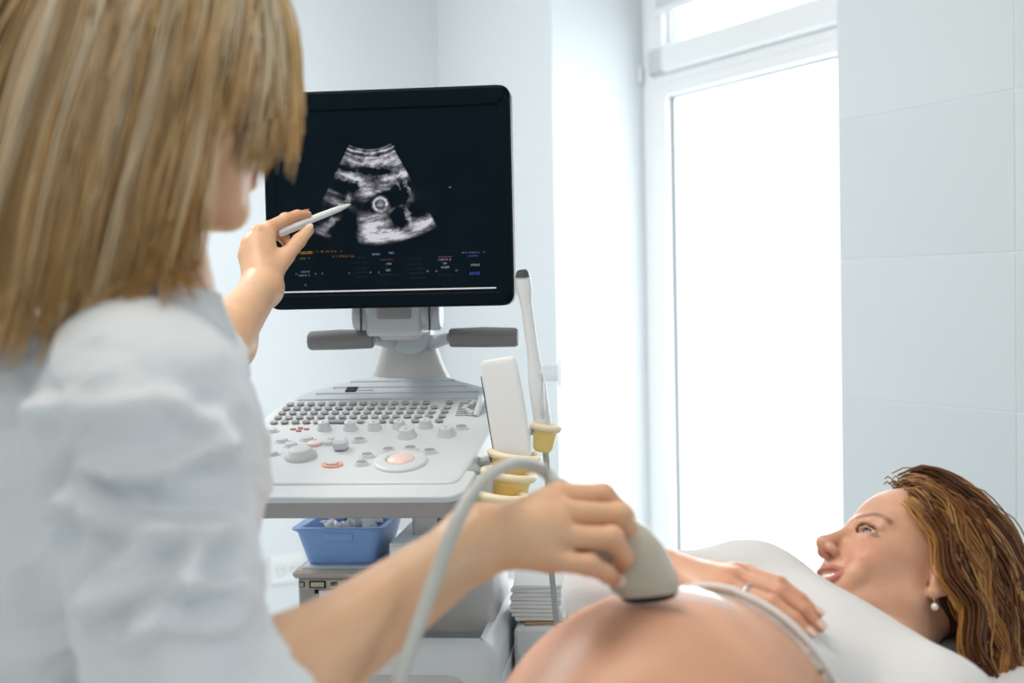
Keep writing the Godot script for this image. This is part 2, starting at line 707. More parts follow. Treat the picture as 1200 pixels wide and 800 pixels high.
# ------------------------------------------------------------------ the room
func build_room() -> void:
	var s := Shape.new()
	s.box(V(3.25, -0.05, 2.1), V(7.2, 0.1, 5.2))
	structure("floor", s, M.floor, "pale grey vinyl floor of the treatment room", "floor", room)
	s = Shape.new()
	s.box(V(3.25, 2.85, 2.1), V(7.2, 0.1, 5.2))
	structure("ceiling", s, M.ceiling, "plain white ceiling of the treatment room", "ceiling", room)
	# window wall: 0.45 m thick, opening x 0.815 .. 2.045, y 0.12 .. 2.55
	s = Shape.new()
	s.box(V(0.2425, 1.4, -0.225), V(1.145, 2.8, 0.45))
	# an opening added behind the camera for the fill window: x 4.75 .. 5.95, y 0.9 .. 2.3
	s.box(V(3.3975, 1.4, -0.2256), V(2.705, 2.8, 0.4488))
	s.box(V(6.4, 1.4, -0.2256), V(0.9, 2.8, 0.4488))
	s.box(V(5.35, 0.45, -0.2256), V(1.2, 0.9, 0.4488))
	s.box(V(5.35, 2.55, -0.2256), V(1.2, 0.5, 0.4488))
	s.box(V(1.43, 0.06, -0.225), V(1.23, 0.12, 0.45))
	s.box(V(1.43, 2.675, -0.225), V(1.23, 0.25, 0.45))
	var ww := structure("wall_right", s, M.wall, "white wall with the deep window recess and pale tiles beside it", "wall", room)
	# glazed tiles right of the window, each its own piece with open joints
	var cols := [2.047, 2.516, 3.116, 3.716, 4.316]
	for r in 10:
		var y0 := 0.0572 - 0.2995 + 0.2995 * r
		var y1 := minf(y0 + 0.2995, 2.8)
		y0 = maxf(y0, 0.0)
		for k in 4:
			s = Shape.new()
			s.box(V((cols[k] + cols[k + 1]) / 2, (y0 + y1) / 2, -0.003), V(cols[k + 1] - cols[k] - 0.0025, y1 - y0 - 0.0025, 0.006), 0.0008)
			obj("tile", s, M.tile if (r * 3 + k) % 2 == 0 else M.tile2, ww)
	s = Shape.new()
	s.box(V(-0.15, 1.4, 2.1), V(0.3, 2.8, 5.2))
	structure("wall_back", s, M.wall, "plain white wall behind the ultrasound machine", "wall", room)
	s = Shape.new()
	s.box(V(6.65, 1.4, 2.1), V(0.3, 2.8, 5.2))
	structure("wall_front", s, M.wall, "plain white wall behind the camera", "wall", room)
	s = Shape.new()
	s.box(V(3.25, 1.4, 4.55), V(7.2, 2.8, 0.3))
	structure("wall_left", s, M.wall, "plain white wall behind the sonographer", "wall", room)
	s = Shape.new()
	s.box(V(0.007, 0.04, 2.2), V(0.014, 0.08, 4.38), 0.003)
	structure("baseboard_back", s, M.frame, "low white baseboard along the back wall", "baseboard", room)
	# window
	var z := -0.36
	s = Shape.new()
	var d := 0.07
	s.box(V(0.8475, 1.335, z), V(0.065, 2.43, d), 0.004)
	s.box(V(2.0125, 1.335, z), V(0.065, 2.43, d), 0.004)
	s.box(V(1.43, 0.165, z), V(1.1, 0.09, d), 0.004)
	s.box(V(1.43, 2.52, z), V(1.1, 0.06, d), 0.004)
	s.box(V(1.43, 1.835, z), V(1.1, 0.045, d), 0.004)
	var w := structure("window_1", s, M.frame, "tall white framed window with frosted panes in the deep recess", "window", room)
	# lower fixed light
	s = Shape.new()
	s.box(V(0.915, 1.01, z + 0.006), V(0.07, 1.62, d), 0.006)
	s.box(V(1.945, 1.01, z + 0.006), V(0.07, 1.62, d), 0.006)
	s.box(V(1.43, 0.24, z + 0.006), V(0.97, 0.07, d), 0.006)
	s.box(V(1.43, 1.805, z + 0.006), V(0.97, 0.045, d), 0.006)
	obj("lower_sash", s, M.frame, w)
	s = Shape.new()
	for q in [[V(0.953, 1.03, 0), V(0.004, 1.51, 0.01)], [V(1.907, 1.03, 0), V(0.004, 1.51, 0.01)], [V(1.43, 1.781, 0), V(0.955, 0.004, 0.01)], [V(1.43, 0.277, 0), V(0.955, 0.004, 0.01)]]:
		s.box(q[0] + V(0, 0, z + 0.02), q[1])
	obj("gasket", s, M.gasket, w)
	s = Shape.new()
	s.box(V(1.43, 1.03, z + 0.004), V(0.96, 1.51, 0.012))
	obj("window_pane", s, M.pane, w)
	# upper tilting sash, standing a little proud
	s = Shape.new()
	s.box(V(0.915, 2.175, z + 0.022), V(0.09, 0.64, d), 0.008)
	s.box(V(1.945, 2.175, z + 0.022), V(0.09, 0.64, d), 0.008)
	s.box(V(1.43, 1.897, z + 0.022), V(1.12, 0.084, d), 0.008)
	s.box(V(1.43, 2.455, z + 0.022), V(1.12, 0.08, d), 0.008)
	obj("upper_sash", s, M.frame, w)
	s = Shape.new()
	s.box(V(0.972, 2.18, z + 0.03), V(0.014, 0.48, 0.02), 0.003)
	s.box(V(0.992, 2.18, z + 0.022), V(0.01, 0.48, 0.02), 0.003)
	obj("glazing_bead", s, M.frame, w)
	s = Shape.new()
	s.box(V(1.43, 2.18, z + 0.004), V(0.95, 0.5, 0.012))
	obj("window_pane", s, M.pane, w)
	s = Shape.new()
	s.box(V(0.822, 1.87, z + 0.045), V(0.012, 0.05, 0.012), 0.003)
	s.tube(PackedVector3Array([V(0.823, 1.845, z + 0.05), V(0.823, 1.895, z + 0.05)]), [0.005], 10)
	obj("hinge", s, M.frame, w)
	# sill
	s = Shape.new()
	s.box(V(1.43, 0.13, -0.15), V(1.23, 0.025, 0.34), 0.005)
	obj("window_sill", s, M.frame, w)
	# fill window added out of view beside the camera, to brighten the foreground
	s = Shape.new()
	s.box(V(4.785, 1.6, z), V(0.07, 1.4, d), 0.004)
	s.box(V(5.915, 1.6, z), V(0.07, 1.4, d), 0.004)
	s.box(V(5.35, 0.935, z), V(1.06, 0.07, d), 0.004)
	s.box(V(5.35, 2.265, z), V(1.06, 0.07, d), 0.004)
	var w2 := structure("window_2", s, M.frame, "added white framed frosted window out of view, brightening the foreground", "window", room)
	s = Shape.new()
	s.box(V(5.35, 1.6, z + 0.004), V(1.07, 1.27, 0.012))
	obj("window_pane", s, M.pane, w2)
	s = Shape.new()
	s.box(V(5.35, 0.91, -0.15), V(1.2, 0.025, 0.34), 0.005)
	obj("window_sill", s, M.frame, w2)
	# roller blind
	var t := thing("roller_blind", "pale grey roller blind partly lowered over the upper window pane", "blind", room * V(1.43, 2.03, -0.298), ROOM_TURN)
	s = Shape.new()
	s.box(V(0, 0.22, 0), V(0.99, 0.43, 0.003))
	obj("fabric", s, M.blind, t)
	s = Shape.new()
	s.box(V(0, 0.008, 0), V(1.0, 0.022, 0.012), 0.004)
	obj("bottom_bar", s, M.frame, t)
	s = Shape.new()
	s.tube(PackedVector3Array([V(-0.5, 0.455, 0.02), V(0.5, 0.455, 0.02)]), [0.025], 16)
	obj("roller", s, M.frame, t)
	# socket
	t = thing("wall_socket", "white double wall socket low on the back wall", "socket", room * V(0, 0.28, 0.62), ROOM_TURN)
	s = Shape.new()
	s.box(V(0.004, 0, -0.012), V(0.008, 0.095, 0.115), 0.002)
	obj("plate", s, M.frame, t)
	for k in 2:
		s = Shape.new()
		var xf := Transform3D(Basis(Vector3.BACK, -PI / 2), V(0.006, 0, 0.012 - 0.05 * k))
		s.lathe([Vector2(0.0, 0.001), Vector2(0.017, 0.001), Vector2(0.02, 0.005), Vector2(0.021, 0.0)], 20, xf)
		var so := obj("socket_well", s, M.shell, t)
		for e in [-1, 1]:
			s = Shape.new()
			s.disc(V(0.0085, 0, 0.012 - 0.05 * k + 0.008 * e), Vector3.RIGHT, 0.0035, 10)
			obj("socket_hole", s, M.dark, so)

# ------------------------------------------------------------------ the ultrasound machine
func lerp2(a: float, b: float, t: float) -> float:
	return a + (b - a) * t

func rounded(p: PackedVector2Array, r: float, steps := 5) -> PackedVector2Array:
	var out := PackedVector2Array()
	var m := p.size()
	for i in m:
		var a := p[(i + m - 1) % m]
		var b := p[i]
		var c := p[(i + 1) % m]
		var q := minf(r, minf(a.distance_to(b), b.distance_to(c)) * 0.45)
		var s := b + (a - b).normalized() * q
		var e := b + (c - b).normalized() * q
		for k in steps + 1:
			var t := float(k) / steps
			out.append(s.lerp(b, t).lerp(b.lerp(e, t), t))
	return out

func rect(x0: float, x1: float, z0: float, z1: float) -> PackedVector2Array:
	return PackedVector2Array([Vector2(x0, z0), Vector2(x1, z0), Vector2(x1, z1), Vector2(x0, z1)])

func screen_image() -> ImageTexture:
	const W := 800
	const H := 656
	var im := Image.create(W, H, false, Image.FORMAT_RGB8)
	var n1 := FastNoiseLite.new()
	n1.seed = 4
	n1.frequency = 0.035
	n1.fractal_octaves = 3
	var n2 := FastNoiseLite.new()
	n2.seed = 8
	n2.frequency = 0.22
	n2.fractal_octaves = 2
	# metres on the screen -> pixels: u -0.161..0.161, y 1.204..1.468
	# tissue: [x px, y px in the photograph's frame, rx, ry, tilt, value]
	var blobs := [
		[438, 190, 34, 9, 0.0, 0.42], [465, 190, 12, 10, 0.3, 0.25], [438, 200, 40, 3.5, 0.12, -0.5],
		[412, 206, 17, 5, 0.35, 0.75], [424, 216, 10, 14, -0.3, 0.62], [419, 217, 5.5, 7, 0.2, -0.75], [434, 226, 6, 10, 0.15, 0.5], [403, 216, 8, 6, 0.3, -0.3],
		[462, 207, 19, 5.5, -0.25, 0.8], [474, 205, 10, 5, 0.0, 0.5], [455, 217, 13, 3, -0.2, 0.45], [449, 222, 12, 2.2, -0.12, 0.6], [478, 219, 2.5, 8, -0.35, 0.7], [469, 220, 2, 7, -0.4, 0.6], [482, 233, 5, 7, 0.3, 0.3],
		[467, 226, 12, 10, 0, -0.45], [436, 238, 8, 8, 0, -0.3],
		[394, 224, 12, 2.5, 0.25, 0.35], [398, 235, 16, 4, 0.4, 0.55], [411, 231, 3, 6, 0.2, 0.5], [389, 259, 14, 4, -0.5, 0.45], [381, 270, 12, 4, 0.5, 0.32], [395, 252, 8, 3, -0.4, 0.3],
		[440, 255, 18, 8, 0.05, 0.6], [437, 268, 17, 12, 0, 0.85], [452, 275, 26, 8, -0.03, 0.7], [492, 264, 17, 8, -0.4, 0.8], [470, 272, 16, 7, -0.2, 0.5], [501, 258, 10, 5, -0.5, 0.5],
		[466, 250, 7, 12, -0.2, -0.6], [462, 243, 11, 4, -0.2, 0.45], [478, 252, 4, 12, -0.25, 0.5], [472, 262, 5, 7, 0, -0.35], [408, 268, 14, 20, 0.1, -0.5], [490, 243, 10, 8, 0, -0.3],
	]
	for j in H:
		for i in W:
			var px := 328.0 + 253.5 * i / W + 0.0
			var py := 132.5 + 206.0 * j / H
			var g := Color(0.002, 0.006, 0.0095) * (1.0 + 0.25 * n1.get_noise_2d(i * 0.2, j * 0.2))
			var dx := px - 437.0
			var dy := py - 125.0
			var r := sqrt(dx * dx + dy * dy)
			var a := atan2(dx, dy)
			var wx := px + 3.2 * n1.get_noise_2d(px * 3.0, py * 3.0)
			var wy := py + 2.6 * n1.get_noise_2d(px * 3.0 + 57.0, py * 3.0 + 31.0)
			if r > 50.0 and r < 161.0 and absf(a) < 0.50 and dy > 0.0:
				var e := 0.035 + 0.05 * n1.get_noise_2d(a * 420.0, r * 1.4)
				for b in blobs:
					var ex: float = wx - b[0]
					var ey: float = wy - b[1]
					var ct := cos(b[4])
					var st := sin(b[4])
					var q := Vector2((ex * ct + ey * st) / b[2], (-ex * st + ey * ct) / b[3])
					var l := q.length_squared()
					if l < 5.0:
						e += b[5] * exp(-l * 1.1)
				# fetal cross section: a bright ring
				var ring := Vector2(px - 447.0, py - 238.0).length()
				if ring < 11.0:
					e = lerpf(e, 0.95, exp(-pow((ring - 7.4) / 1.9, 2.0)))
					e = maxf(e, 0.42 * exp(-pow(ring / 5.0, 2.0)) + 0.12)
				# skin lines under the transducer
				e += 0.62 * exp(-pow((r - 56.0 - 2.0 * n1.get_noise_1d(px)) / 1.5, 2.0)) + 0.5 * exp(-pow((r - 61.0) / 1.2, 2.0)) + 0.3 * exp(-pow((r - 52.0) / 1.0, 2.0)) + 0.16 * exp(-pow((r - 67.0) / 1.4, 2.0))
				if r > 63.0 and r < 76.0:
					e += 0.16
				e *= 1.0 + 0.22 * n2.get_noise_2d(a * 150.0, r * 1.9) + 0.95 * n1.get_noise_2d(a * 150.0 + 91.0, r * 4.2)
				var fade := smoothstep(161.0, 154.0, r) * smoothstep(0.50, 0.475, absf(a)) * smoothstep(50.0, 52.0, r)
				e = clampf(e, 0.0, 1.0) * fade
				var lum := pow(e, 1.5) * 0.62
				g += Color(lum * 0.95, lum * 0.93, lum * 1.0)
			im.set_pixel(i, j, g.linear_to_srgb())
	# menu print along the bottom: short dashes of text, arrows and two blue lamps
	var rng := RandomNumberGenerator.new()
	rng.seed = 21
	var put_text := func(x: float, y: float, w: float, h: float, col: Color, dense := 0.75) -> void:
		var x0 := int((x - 328.0) / 253.5 * W)
		var y0 := int((y - 132.5) / 206.0 * H)
		var wp := int(w / 253.5 * W)
		var hp := maxi(2, int(h / 206.0 * H))
		var xx := x0
		while xx < x0 + wp:
			var lw := rng.randi_range(2, 5)
			if rng.randf() < dense:
				for k in lw:
					for q in hp:
						if xx + k < W and y0 + q < H and xx + k >= 0 and rng.randf() < 0.62:
							im.set_pixel(xx + k, y0 + q, im.get_pixel(xx + k, y0 + q).lerp(col, 0.85))
			xx += lw + 1
	put_text.call(353, 289, 15, 3.2, Color("d99a1e"), 1.0)
	put_text.call(370, 288.6, 31, 2.2, Color("9a5a1c"), 0.6)
	put_text.call(353, 296, 12, 2.4, Color("8a6a12"), 0.7)
	put_text.call(391, 294.5, 24, 2.6, Color("8c5220"), 0.8)
	put_text.call(437, 293, 8, 2.5, Color("8fa2dc"), 0.9)
	put_text.call(456, 292, 6, 2.8, Color("8fa2dc"), 0.9)
	put_text.call(446, 300, 14, 1.4, Color("8a4a1c"), 1.0)
	put_text.call(452, 304, 5, 2.4, Color("a9b4b8"), 0.9)
	put_text.call(452, 311, 5, 3.0, Color("9aa6aa"), 0.9)
	put_text.call(512, 298, 15, 1.6, Color("8f4d52"), 1.0)
	put_text.call(512, 301, 14, 2.2, Color("b58fae"), 0.9)
	put_text.call(517, 305, 5, 2.4, Color("aab4b8"), 0.9)
	put_text.call(515, 309.5, 8, 2.8, Color("aab4b8"), 0.9)
	put_text.call(539, 294, 26, 1.8, Color("7d8a92"), 0.6)
	put_text.call(546, 297.5, 11, 2.2, Color("4a4fae"), 1.0)
	put_text.call(547, 307.5, 12, 2.6, Color("aeb6ba"), 0.95)
	put_text.call(547, 316.5, 11, 3.8, Color("4a5cc4"), 1.0)
	put_text.call(354, 311, 10, 2.2, Color("8f9a9e"), 0.8)
	put_text.call(352, 315, 13, 2.2, Color("8f9a9e"), 0.8)
	for x in [347.5, 370, 378, 409, 433, 443, 498, 508, 531, 358]:
		put_text.call(x, 313.5 if x != 358 else 326.0, 2.0, 2.2, Color("7f8a8e"), 1.0)
	for q in [[414, 297, 16], [414, 303, 18], [416, 309, 14], [416, 314, 15], [418, 319, 12], [445, 317, 20], [478, 300, 14], [476, 306, 18], [475, 311, 22], [476, 316, 20], [478, 321, 19], [512, 319, 16]]:
		put_text.call(q[0], q[1], q[2], 1.0, Color("2c3a42"), 0.9)
	put_text.call(352, 182, 6, 1.4, Color("9aa3a6"), 1.0)
	put_text.call(352, 184, 6, 5.0, Color("6f787c"), 1.0)
	put_text.call(463, 173.5, 2, 1.6, Color("c9d0d2"), 1.0)
	put_text.call(526, 221, 1.6, 1.6, Color("c9d0d2"), 1.0)
	return ImageTexture.create_from_image(im)

func build_machine() -> void:
	var t := Node3D.new()
	t.name = numbered("ultrasound_machine")
	add_child(t)
	t.transform = machine_xf
	tag(t, "white ultrasound machine with black monitor, keyboard console and grey handles", "machine")
	var s := Shape.new()
	# ---- lower body on castors
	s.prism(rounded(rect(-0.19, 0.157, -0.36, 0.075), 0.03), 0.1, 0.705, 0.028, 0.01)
	obj("base_body", s, M.shell_lit, t)
	s = Shape.new()
	s.prism(rounded(rect(-0.15, 0.115, -0.20, 0.2), 0.035), 0.0, 0.012, 0.006, 0.0, Transform3D(Basis(Vector3.RIGHT, PI / 2), V(0, 0.46, 0.066)))
	obj("front_panel", s, M.shell2, t)
	s = Shape.new()
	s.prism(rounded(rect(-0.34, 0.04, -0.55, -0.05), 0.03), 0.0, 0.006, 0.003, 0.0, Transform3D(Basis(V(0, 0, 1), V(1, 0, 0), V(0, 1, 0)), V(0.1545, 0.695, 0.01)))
	obj("side_panel", s, M.shell_lit, t)
	for k in 4:
		var w := V(-0.15 if k % 2 == 0 else 0.115, 0.0, 0.03 if k < 2 else -0.31)
		s = Shape.new()
		s.lathe([Vector2(0.0, -0.014), Vector2(0.04, -0.014), Vector2(0.046, -0.008), Vector2(0.046, 0.008), Vector2(0.04, 0.014), Vector2(0.0, 0.014)], 20, Transform3D(Basis(Vector3.BACK, PI / 2), w + V(0, 0.046, 0)))
		var c := obj("castor", s, M.wheel, t)
		s = Shape.new()
		s.box(w + V(0, 0.092, 0), V(0.05, 0.03, 0.05), 0.006)
		obj("castor_fork", s, M.trim, c)
	# ---- column between body and console
	s = Shape.new()
	s.prism(rounded(rect(0.015, 0.138, -0.26, -0.045), 0.012), 0.69, 0.95)
	obj("column", s, M.shell2, t)
	# ---- console: tilted 15.4 degrees, local x across, -z towards the back
	var cx := Transform3D(Basis(Vector3.RIGHT, deg_to_rad(15.44)), V(0, 0.9525, 0.23))
	s = Shape.new()
	var outline := PackedVector2Array([Vector2(-0.178, -0.012), Vector2(0.128, -0.012), Vector2(0.152, -0.22), Vector2(0.148, -0.3), Vector2(0.13, -0.372), Vector2(0.06, -0.425), Vector2(-0.015, -0.437), Vector2(-0.09, -0.428), Vector2(-0.168, -0.365), Vector2(-0.192, -0.3), Vector2(-0.206, -0.2)])
	s.prism(rounded(outline, 0.02, 4), -0.045, 0.0, 0.006, 0.012)
	var con := obj("console", s, M.shell, t, cx)
	# raised plate behind the keys, in fine steps
	for k in 4:
		s = Shape.new()
		var a := 0.325 + 0.026 * k
		var hw := 0.125 - 0.022 * k
		s.prism(rounded(PackedVector2Array([Vector2(-0.015 - hw - 0.03, -a), Vector2(-0.015 + hw + 0.03, -a), Vector2(-0.015 + hw, -a - 0.022), Vector2(-0.015 - hw, -a - 0.022)]), 0.008), -0.001, 0.0022 + 0.0004 * k, 0.001)
		obj("vent_step", s, M.shell, con)
	s = Shape.new()
	s.box(V(-0.089, 0.0034, -0.365), V(0.0165, 0.0016, 0.02))
	obj("badge", s, M.blackmark, con)
	s = Shape.new()
	s.box(V(-0.066, 0.0033, -0.3625), V(0.022, 0.0012, 0.006))
	obj("name_print", s, M.button, con)
	# palm rest rail with its grey front face
	s = Shape.new()
	var rail := PackedVector2Array([Vector2(-0.2, 0.024), Vector2(0.122, 0.024), Vector2(0.138, 0.01), Vector2(0.148, -0.06), Vector2(-0.208, -0.06)])
	s.prism(rounded(rail, 0.015), -0.012, -0.0035, 0.003)
	obj("palm_rest", s, M.shell, con)
	s = Shape.new()
	s.prism(rounded(Shape.new().inset(rail, -0.0005), 0.015), -0.036, -0.0125, 0.0, 0.006)
	obj("front_band", s, M.trim, con)
	# inset control field
	# keys: five rows
	var rng := RandomNumberGenerator.new()
	rng.seed = 5
	var kb := Shape.new()
	kb.box(V(0, 0.0015, 0), V(0.0112, 0.003, 0.0105), 0.0015)
	var key := kb.mesh()
	kb = Shape.new()
	kb.box(V(0, 0.0015, 0), V(0.036, 0.003, 0.0105), 0.0015)
	var bar := kb.mesh()
	for r in 5:
		var tt := 0.304 - 0.0188 * r
		var u0 := -0.172 - 0.0012 * r
		for k in 16:
			var u := u0 + 0.0163 * k
			if r == 4 and k in [5, 7]:
				continue
			if r == 4 and k == 6:
				put("key", bar, M.keydark, con, Transform3D(Basis.IDENTITY, V(u0 + 0.0163 * 6, 0.001, -tt)))
				continue
			if (r == 4 and k in [9, 12]) or (k == 14 and r == 0):
				continue
			put("key", key, M.keydark if (r + k) % 4 != 0 else M.key, con, Transform3D(Basis.IDENTITY, V(u + (0.003 if k == 15 else 0.0), 0.001, -tt)))
	# sliders at the right
	for k in 7:
		s = Shape.new()
		s.box(V(0.108, 0.0006, -0.304 + 0.0085 * k), V(0.034, 0.0014, 0.0018))
		var slot := obj("slider_slot", s, M.trim, con)
		s = Shape.new()
		s.box(V(0.108 + 0.006 * sin(k * 1.3), 0.004, -0.304 + 0.0085 * k), V(0.008, 0.007, 0.005), 0.001)
		obj("slider_cap", s, M.knob, slot)
	s = Shape.new()
	s.tube(PackedVector3Array([V(0.122, 0.0, -0.30), V(0.126, 0.014, -0.292), V(0.127, 0.014, -0.262), V(0.122, 0.0, -0.25)]), [0.005], 10)
	obj("paddle", s, M.knob, con)
	# rotary knobs
	for q in [[-0.095, 0.203, 0.0088, 0.0125], [-0.056, 0.203, 0.0088, 0.0125], [-0.02, 0.202, 0.0088, 0.0125], [0.016, 0.206, 0.0088, 0.0125], [0.054, 0.208, 0.0088, 0.0125], [0.033, 0.172, 0.0118, 0.0135], [0.089, 0.177, 0.0118, 0.0135]]:
		s = Shape.new()
		s.lathe([Vector2(q[2] * 1.25, 0), Vector2(q[2] * 1.2, 0.003), Vector2(q[2], 0.005), Vector2(q[2] * 0.94, q[3] - 0.002), Vector2(q[2] * 0.84, q[3]), Vector2(0, q[3])], 22, Transform3D(Basis.IDENTITY, V(q[0], 0, -q[1])))
		var kn := obj("knob", s, M.knob, con)
		s = Shape.new()
		s.box(V(q[0], q[3], -q[1] + q[2] * 0.4), V(0.0015, 0.001, q[2] * 0.7))
		obj("pointer", s, M.trim, kn)
	# oval buttons
	for q in [[-0.172, 0.198], [-0.146, 0.159], [-0.11, 0.164], [-0.071, 0.163], [-0.033, 0.156], [-0.128, 0.142], [-0.173, 0.134], [-0.147, 0.111], [-0.155, 0.07], [-0.01, 0.1], [-0.012, 0.073], [0.016, 0.119], [0.046, 0.124], [0.075, 0.113], [0.107, 0.201], [-0.178, 0.1], [-0.076, 0.148]]:
		s = Shape.new()
		s.lathe([Vector2(0.0125, 0), Vector2(0.0125, 0.0012), Vector2(0.0112, 0.0014), Vector2(0.0108, 0.0008), Vector2(0.0092, 0.0008), Vector2(0.0088, 0.0034), Vector2(0.0075, 0.0042), Vector2(0, 0.0042)], 22, Transform3D(Basis.IDENTITY, V(q[0], 0, -q[1])), 0.72)
		var bu := obj("button", s, M.knob, con)
		s = Shape.new()
		s.lathe([Vector2(0.0076, 0.0041), Vector2(0.007, 0.0047), Vector2(0, 0.0047)], 20, Transform3D(Basis.IDENTITY, V(q[0], 0, -q[1])), 0.72)
		obj("cap", s, M.keydark if q[0] > -0.04 else M.button, bu)
	# red printed selector
	for q in [[-0.141, 0.203], [-0.131, 0.207], [-0.121, 0.203], [-0.131, 0.196]]:
		s = Shape.new()
		s.box(V(q[0], 0.001, -q[1]), V(0.008, 0.003, 0.004), 0.001)
		obj("selector_key", s, M.red, con)
	s = Shape.new()
	s.lathe([Vector2(0.011, 0), Vector2(0.011, 0.003), Vector2(0.009, 0.0045), Vector2(0, 0.0045)], 22, Transform3D(Basis.IDENTITY, V(-0.095, 0, -0.144)), 0.75)
	obj("glowing_key", s, M.pink, con)
	# ringed orange button
	s = Shape.new()
	s.lathe([Vector2(0.0145, 0), Vector2(0.0145, 0.002), Vector2(0.0115, 0.0026), Vector2(0.0095, 0.001), Vector2(0.0, 0.001)], 26, Transform3D(Basis.IDENTITY, V(-0.052, 0, -0.071)), 0.72)
	var ob := obj("freeze_button", s, M.orange, con)
	s = Shape.new()
	s.lathe([Vector2(0.0085, 0.001), Vector2(0.0085, 0.004), Vector2(0.007, 0.005), Vector2(0, 0.005)], 22, Transform3D(Basis.IDENTITY, V(-0.052, 0, -0.071)), 0.72)
	obj("cap", s, M.button, ob)
	# translucent selector dial and toggle
	s = Shape.new()
	s.lathe([Vector2(0.023, 0), Vector2(0.0225, 0.004), Vector2(0.019, 0.005), Vector2(0.0155, 0.011), Vector2(0.012, 0.0125), Vector2(0, 0.0125)], 28, Transform3D(Basis.IDENTITY, V(-0.104, 0, -0.102)))
	obj("dial", s, M.button, con)
	s = Shape.new()
	s.box(V(-0.053, 0.008, -0.128), V(0.02, 0.016, 0.022), 0.004)
	obj("toggle", s, M.knob, con)
	# trackball in its raised ring
	s = Shape.new()
	s.lathe([Vector2(0.037, 0), Vector2(0.0365, 0.003), Vector2(0.033, 0.0045), Vector2(0.023, 0.006), Vector2(0.0195, 0.0045), Vector2(0.0195, 0.0)], 36, Transform3D(Basis.IDENTITY, V(0.04, 0, -0.08)))
	obj("trackball_ring", s, M.knob, con)
	s = Shape.new()
	var prof := []
	for k in 9:
		var a := PI / 2 * k / 8.0
		prof.append(Vector2(0.0195 * cos(a), 0.0095 * sin(a)))
	s.lathe(prof, 28, Transform3D(Basis.IDENTITY, V(0.04, 0.001, -0.08)))
	obj("trackball", s, M.pink, con)
	# ---- bracket beneath the console's right corner
	s = Shape.new()
	s.box(V(0.107, 0.905, 0.2), V(0.018, 0.02, 0.03), 0.003)
	s.box(V(0.111, 0.885, 0.19), V(0.007, 0.04, 0.012), 0.002)
	obj("cable_clip", s, M.dark, t)
	# ---- neck: a flared pillar behind the console
	s = Shape.new()
	var rows := []
	for q in [[1.02, 0.078, 0.03], [1.062, 0.066, 0.03], [1.074, 0.06, 0.029], [1.09, 0.053, 0.028], [1.108, 0.047, 0.027], [1.125, 0.043, 0.026], [1.142, 0.041, 0.025], [1.158, 0.038, 0.024]]:
		var row := PackedVector3Array()
		for j in 28:
			var a := TAU * j / 28
			row.append(V(-0.01 + q[1] * signf(cos(a)) * pow(absf(cos(a)), 0.6), q[0], -0.2 - q[2] * signf(sin(a)) * pow(absf(sin(a)), 0.6)))
		rows.append(row)
	s.grid(rows, true)
	s.face(Array(rows[-1]), Vector3.UP)
	obj("neck", s, M.shell2, t)
	s = Shape.new()
	var tongue := PackedVector2Array()
	for k in 15:
		var a := PI * k / 14.0
		tongue.append(Vector2(0.033 * cos(a), 0.008 + 0.03 * sin(a)))
	tongue.append(Vector2(-0.033, -0.02))
	tongue.append(Vector2(0.033, -0.02))
	s.prism(tongue, 0.0, 0.03, 0.006, 0.0, Transform3D(Basis(Vector3.RIGHT, PI / 2), V(-0.002, 1.141, -0.19)))
	obj("tongue", s, M.shell, t)
	# ---- hinge under the monitor
	s = Shape.new()
	s.tube(PackedVector3Array([V(-0.076, 1.17, -0.1), V(-0.072, 1.17, -0.1), V(0.056, 1.17, -0.1), V(0.06, 1.17, -0.1)]), [0.022, 0.026, 0.026, 0.022], 26, true)
	var hg := obj("hinge", s, M.shell, t)
	s = Shape.new()
	s.prism(rounded(rect(-0.05, 0.036, -0.045, 0.03), 0.008), 1.137, 1.185, 0.004, 0.006, Transform3D(Basis.IDENTITY, V(-0.003, 0, -0.1)))
	obj("hinge_block", s, M.shell, hg)
	for e in [-1, 1]:
		s = Shape.new()
		s.box(V(-0.007 + 0.053 * e, 1.163, -0.072), V(0.0022, 0.036, 0.006))
		obj("dark_line", s, M.dark, hg)
	s = Shape.new()
	s.box(V(-0.008, 1.2, -0.1), V(0.07, 0.09, 0.06), 0.008)
	s.box(V(-0.008, 1.145, -0.15), V(0.06, 0.03, 0.12), 0.006)
	obj("hinge_arm", s, M.shell2, t)
	# ---- handles
	for e in [-1, 1]:
		s = Shape.new()
		var x0 := -0.048 if e < 0 else 0.072
		var x1 := -0.15 if e < 0 else 0.178
		s.tube(PackedVector3Array([V(x0, 1.132, -0.1), V(x0 + 0.003 * e, 1.132, -0.1), V((x0 + x1) / 2, 1.132, -0.1), V(x1 - 0.004 * e, 1.131, -0.1), V(x1, 1.131, -0.1)]), [0.0125, 0.0145, 0.0158, 0.0148, 0.012], 24)
		var gr := obj("handle", s, M.grip, t)
		s = Shape.new()
		s.tube(PackedVector3Array([V(-0.03 if e < 0 else 0.03, 1.122, -0.18), V(-0.04 if e < 0 else 0.055, 1.128, -0.14), V(x0 + 0.002 * e, 1.132, -0.1)]), [0.012, 0.01, 0.008], 14)
		obj("handle_stem", s, M.shell, gr)
	# ---- monitor
	s = Shape.new()
	var face_on := Transform3D(Basis(Vector3.RIGHT, PI / 2), Vector3.ZERO)
	s.prism(rounded(rect(-0.183, 0.184, -1.5, -1.181), 0.02, 7), -0.045, 0.004, 0.004, 0.02, face_on)
	var mon := obj("monitor", s, M.black, t)
	# raised frame round the screen
	s = Shape.new()
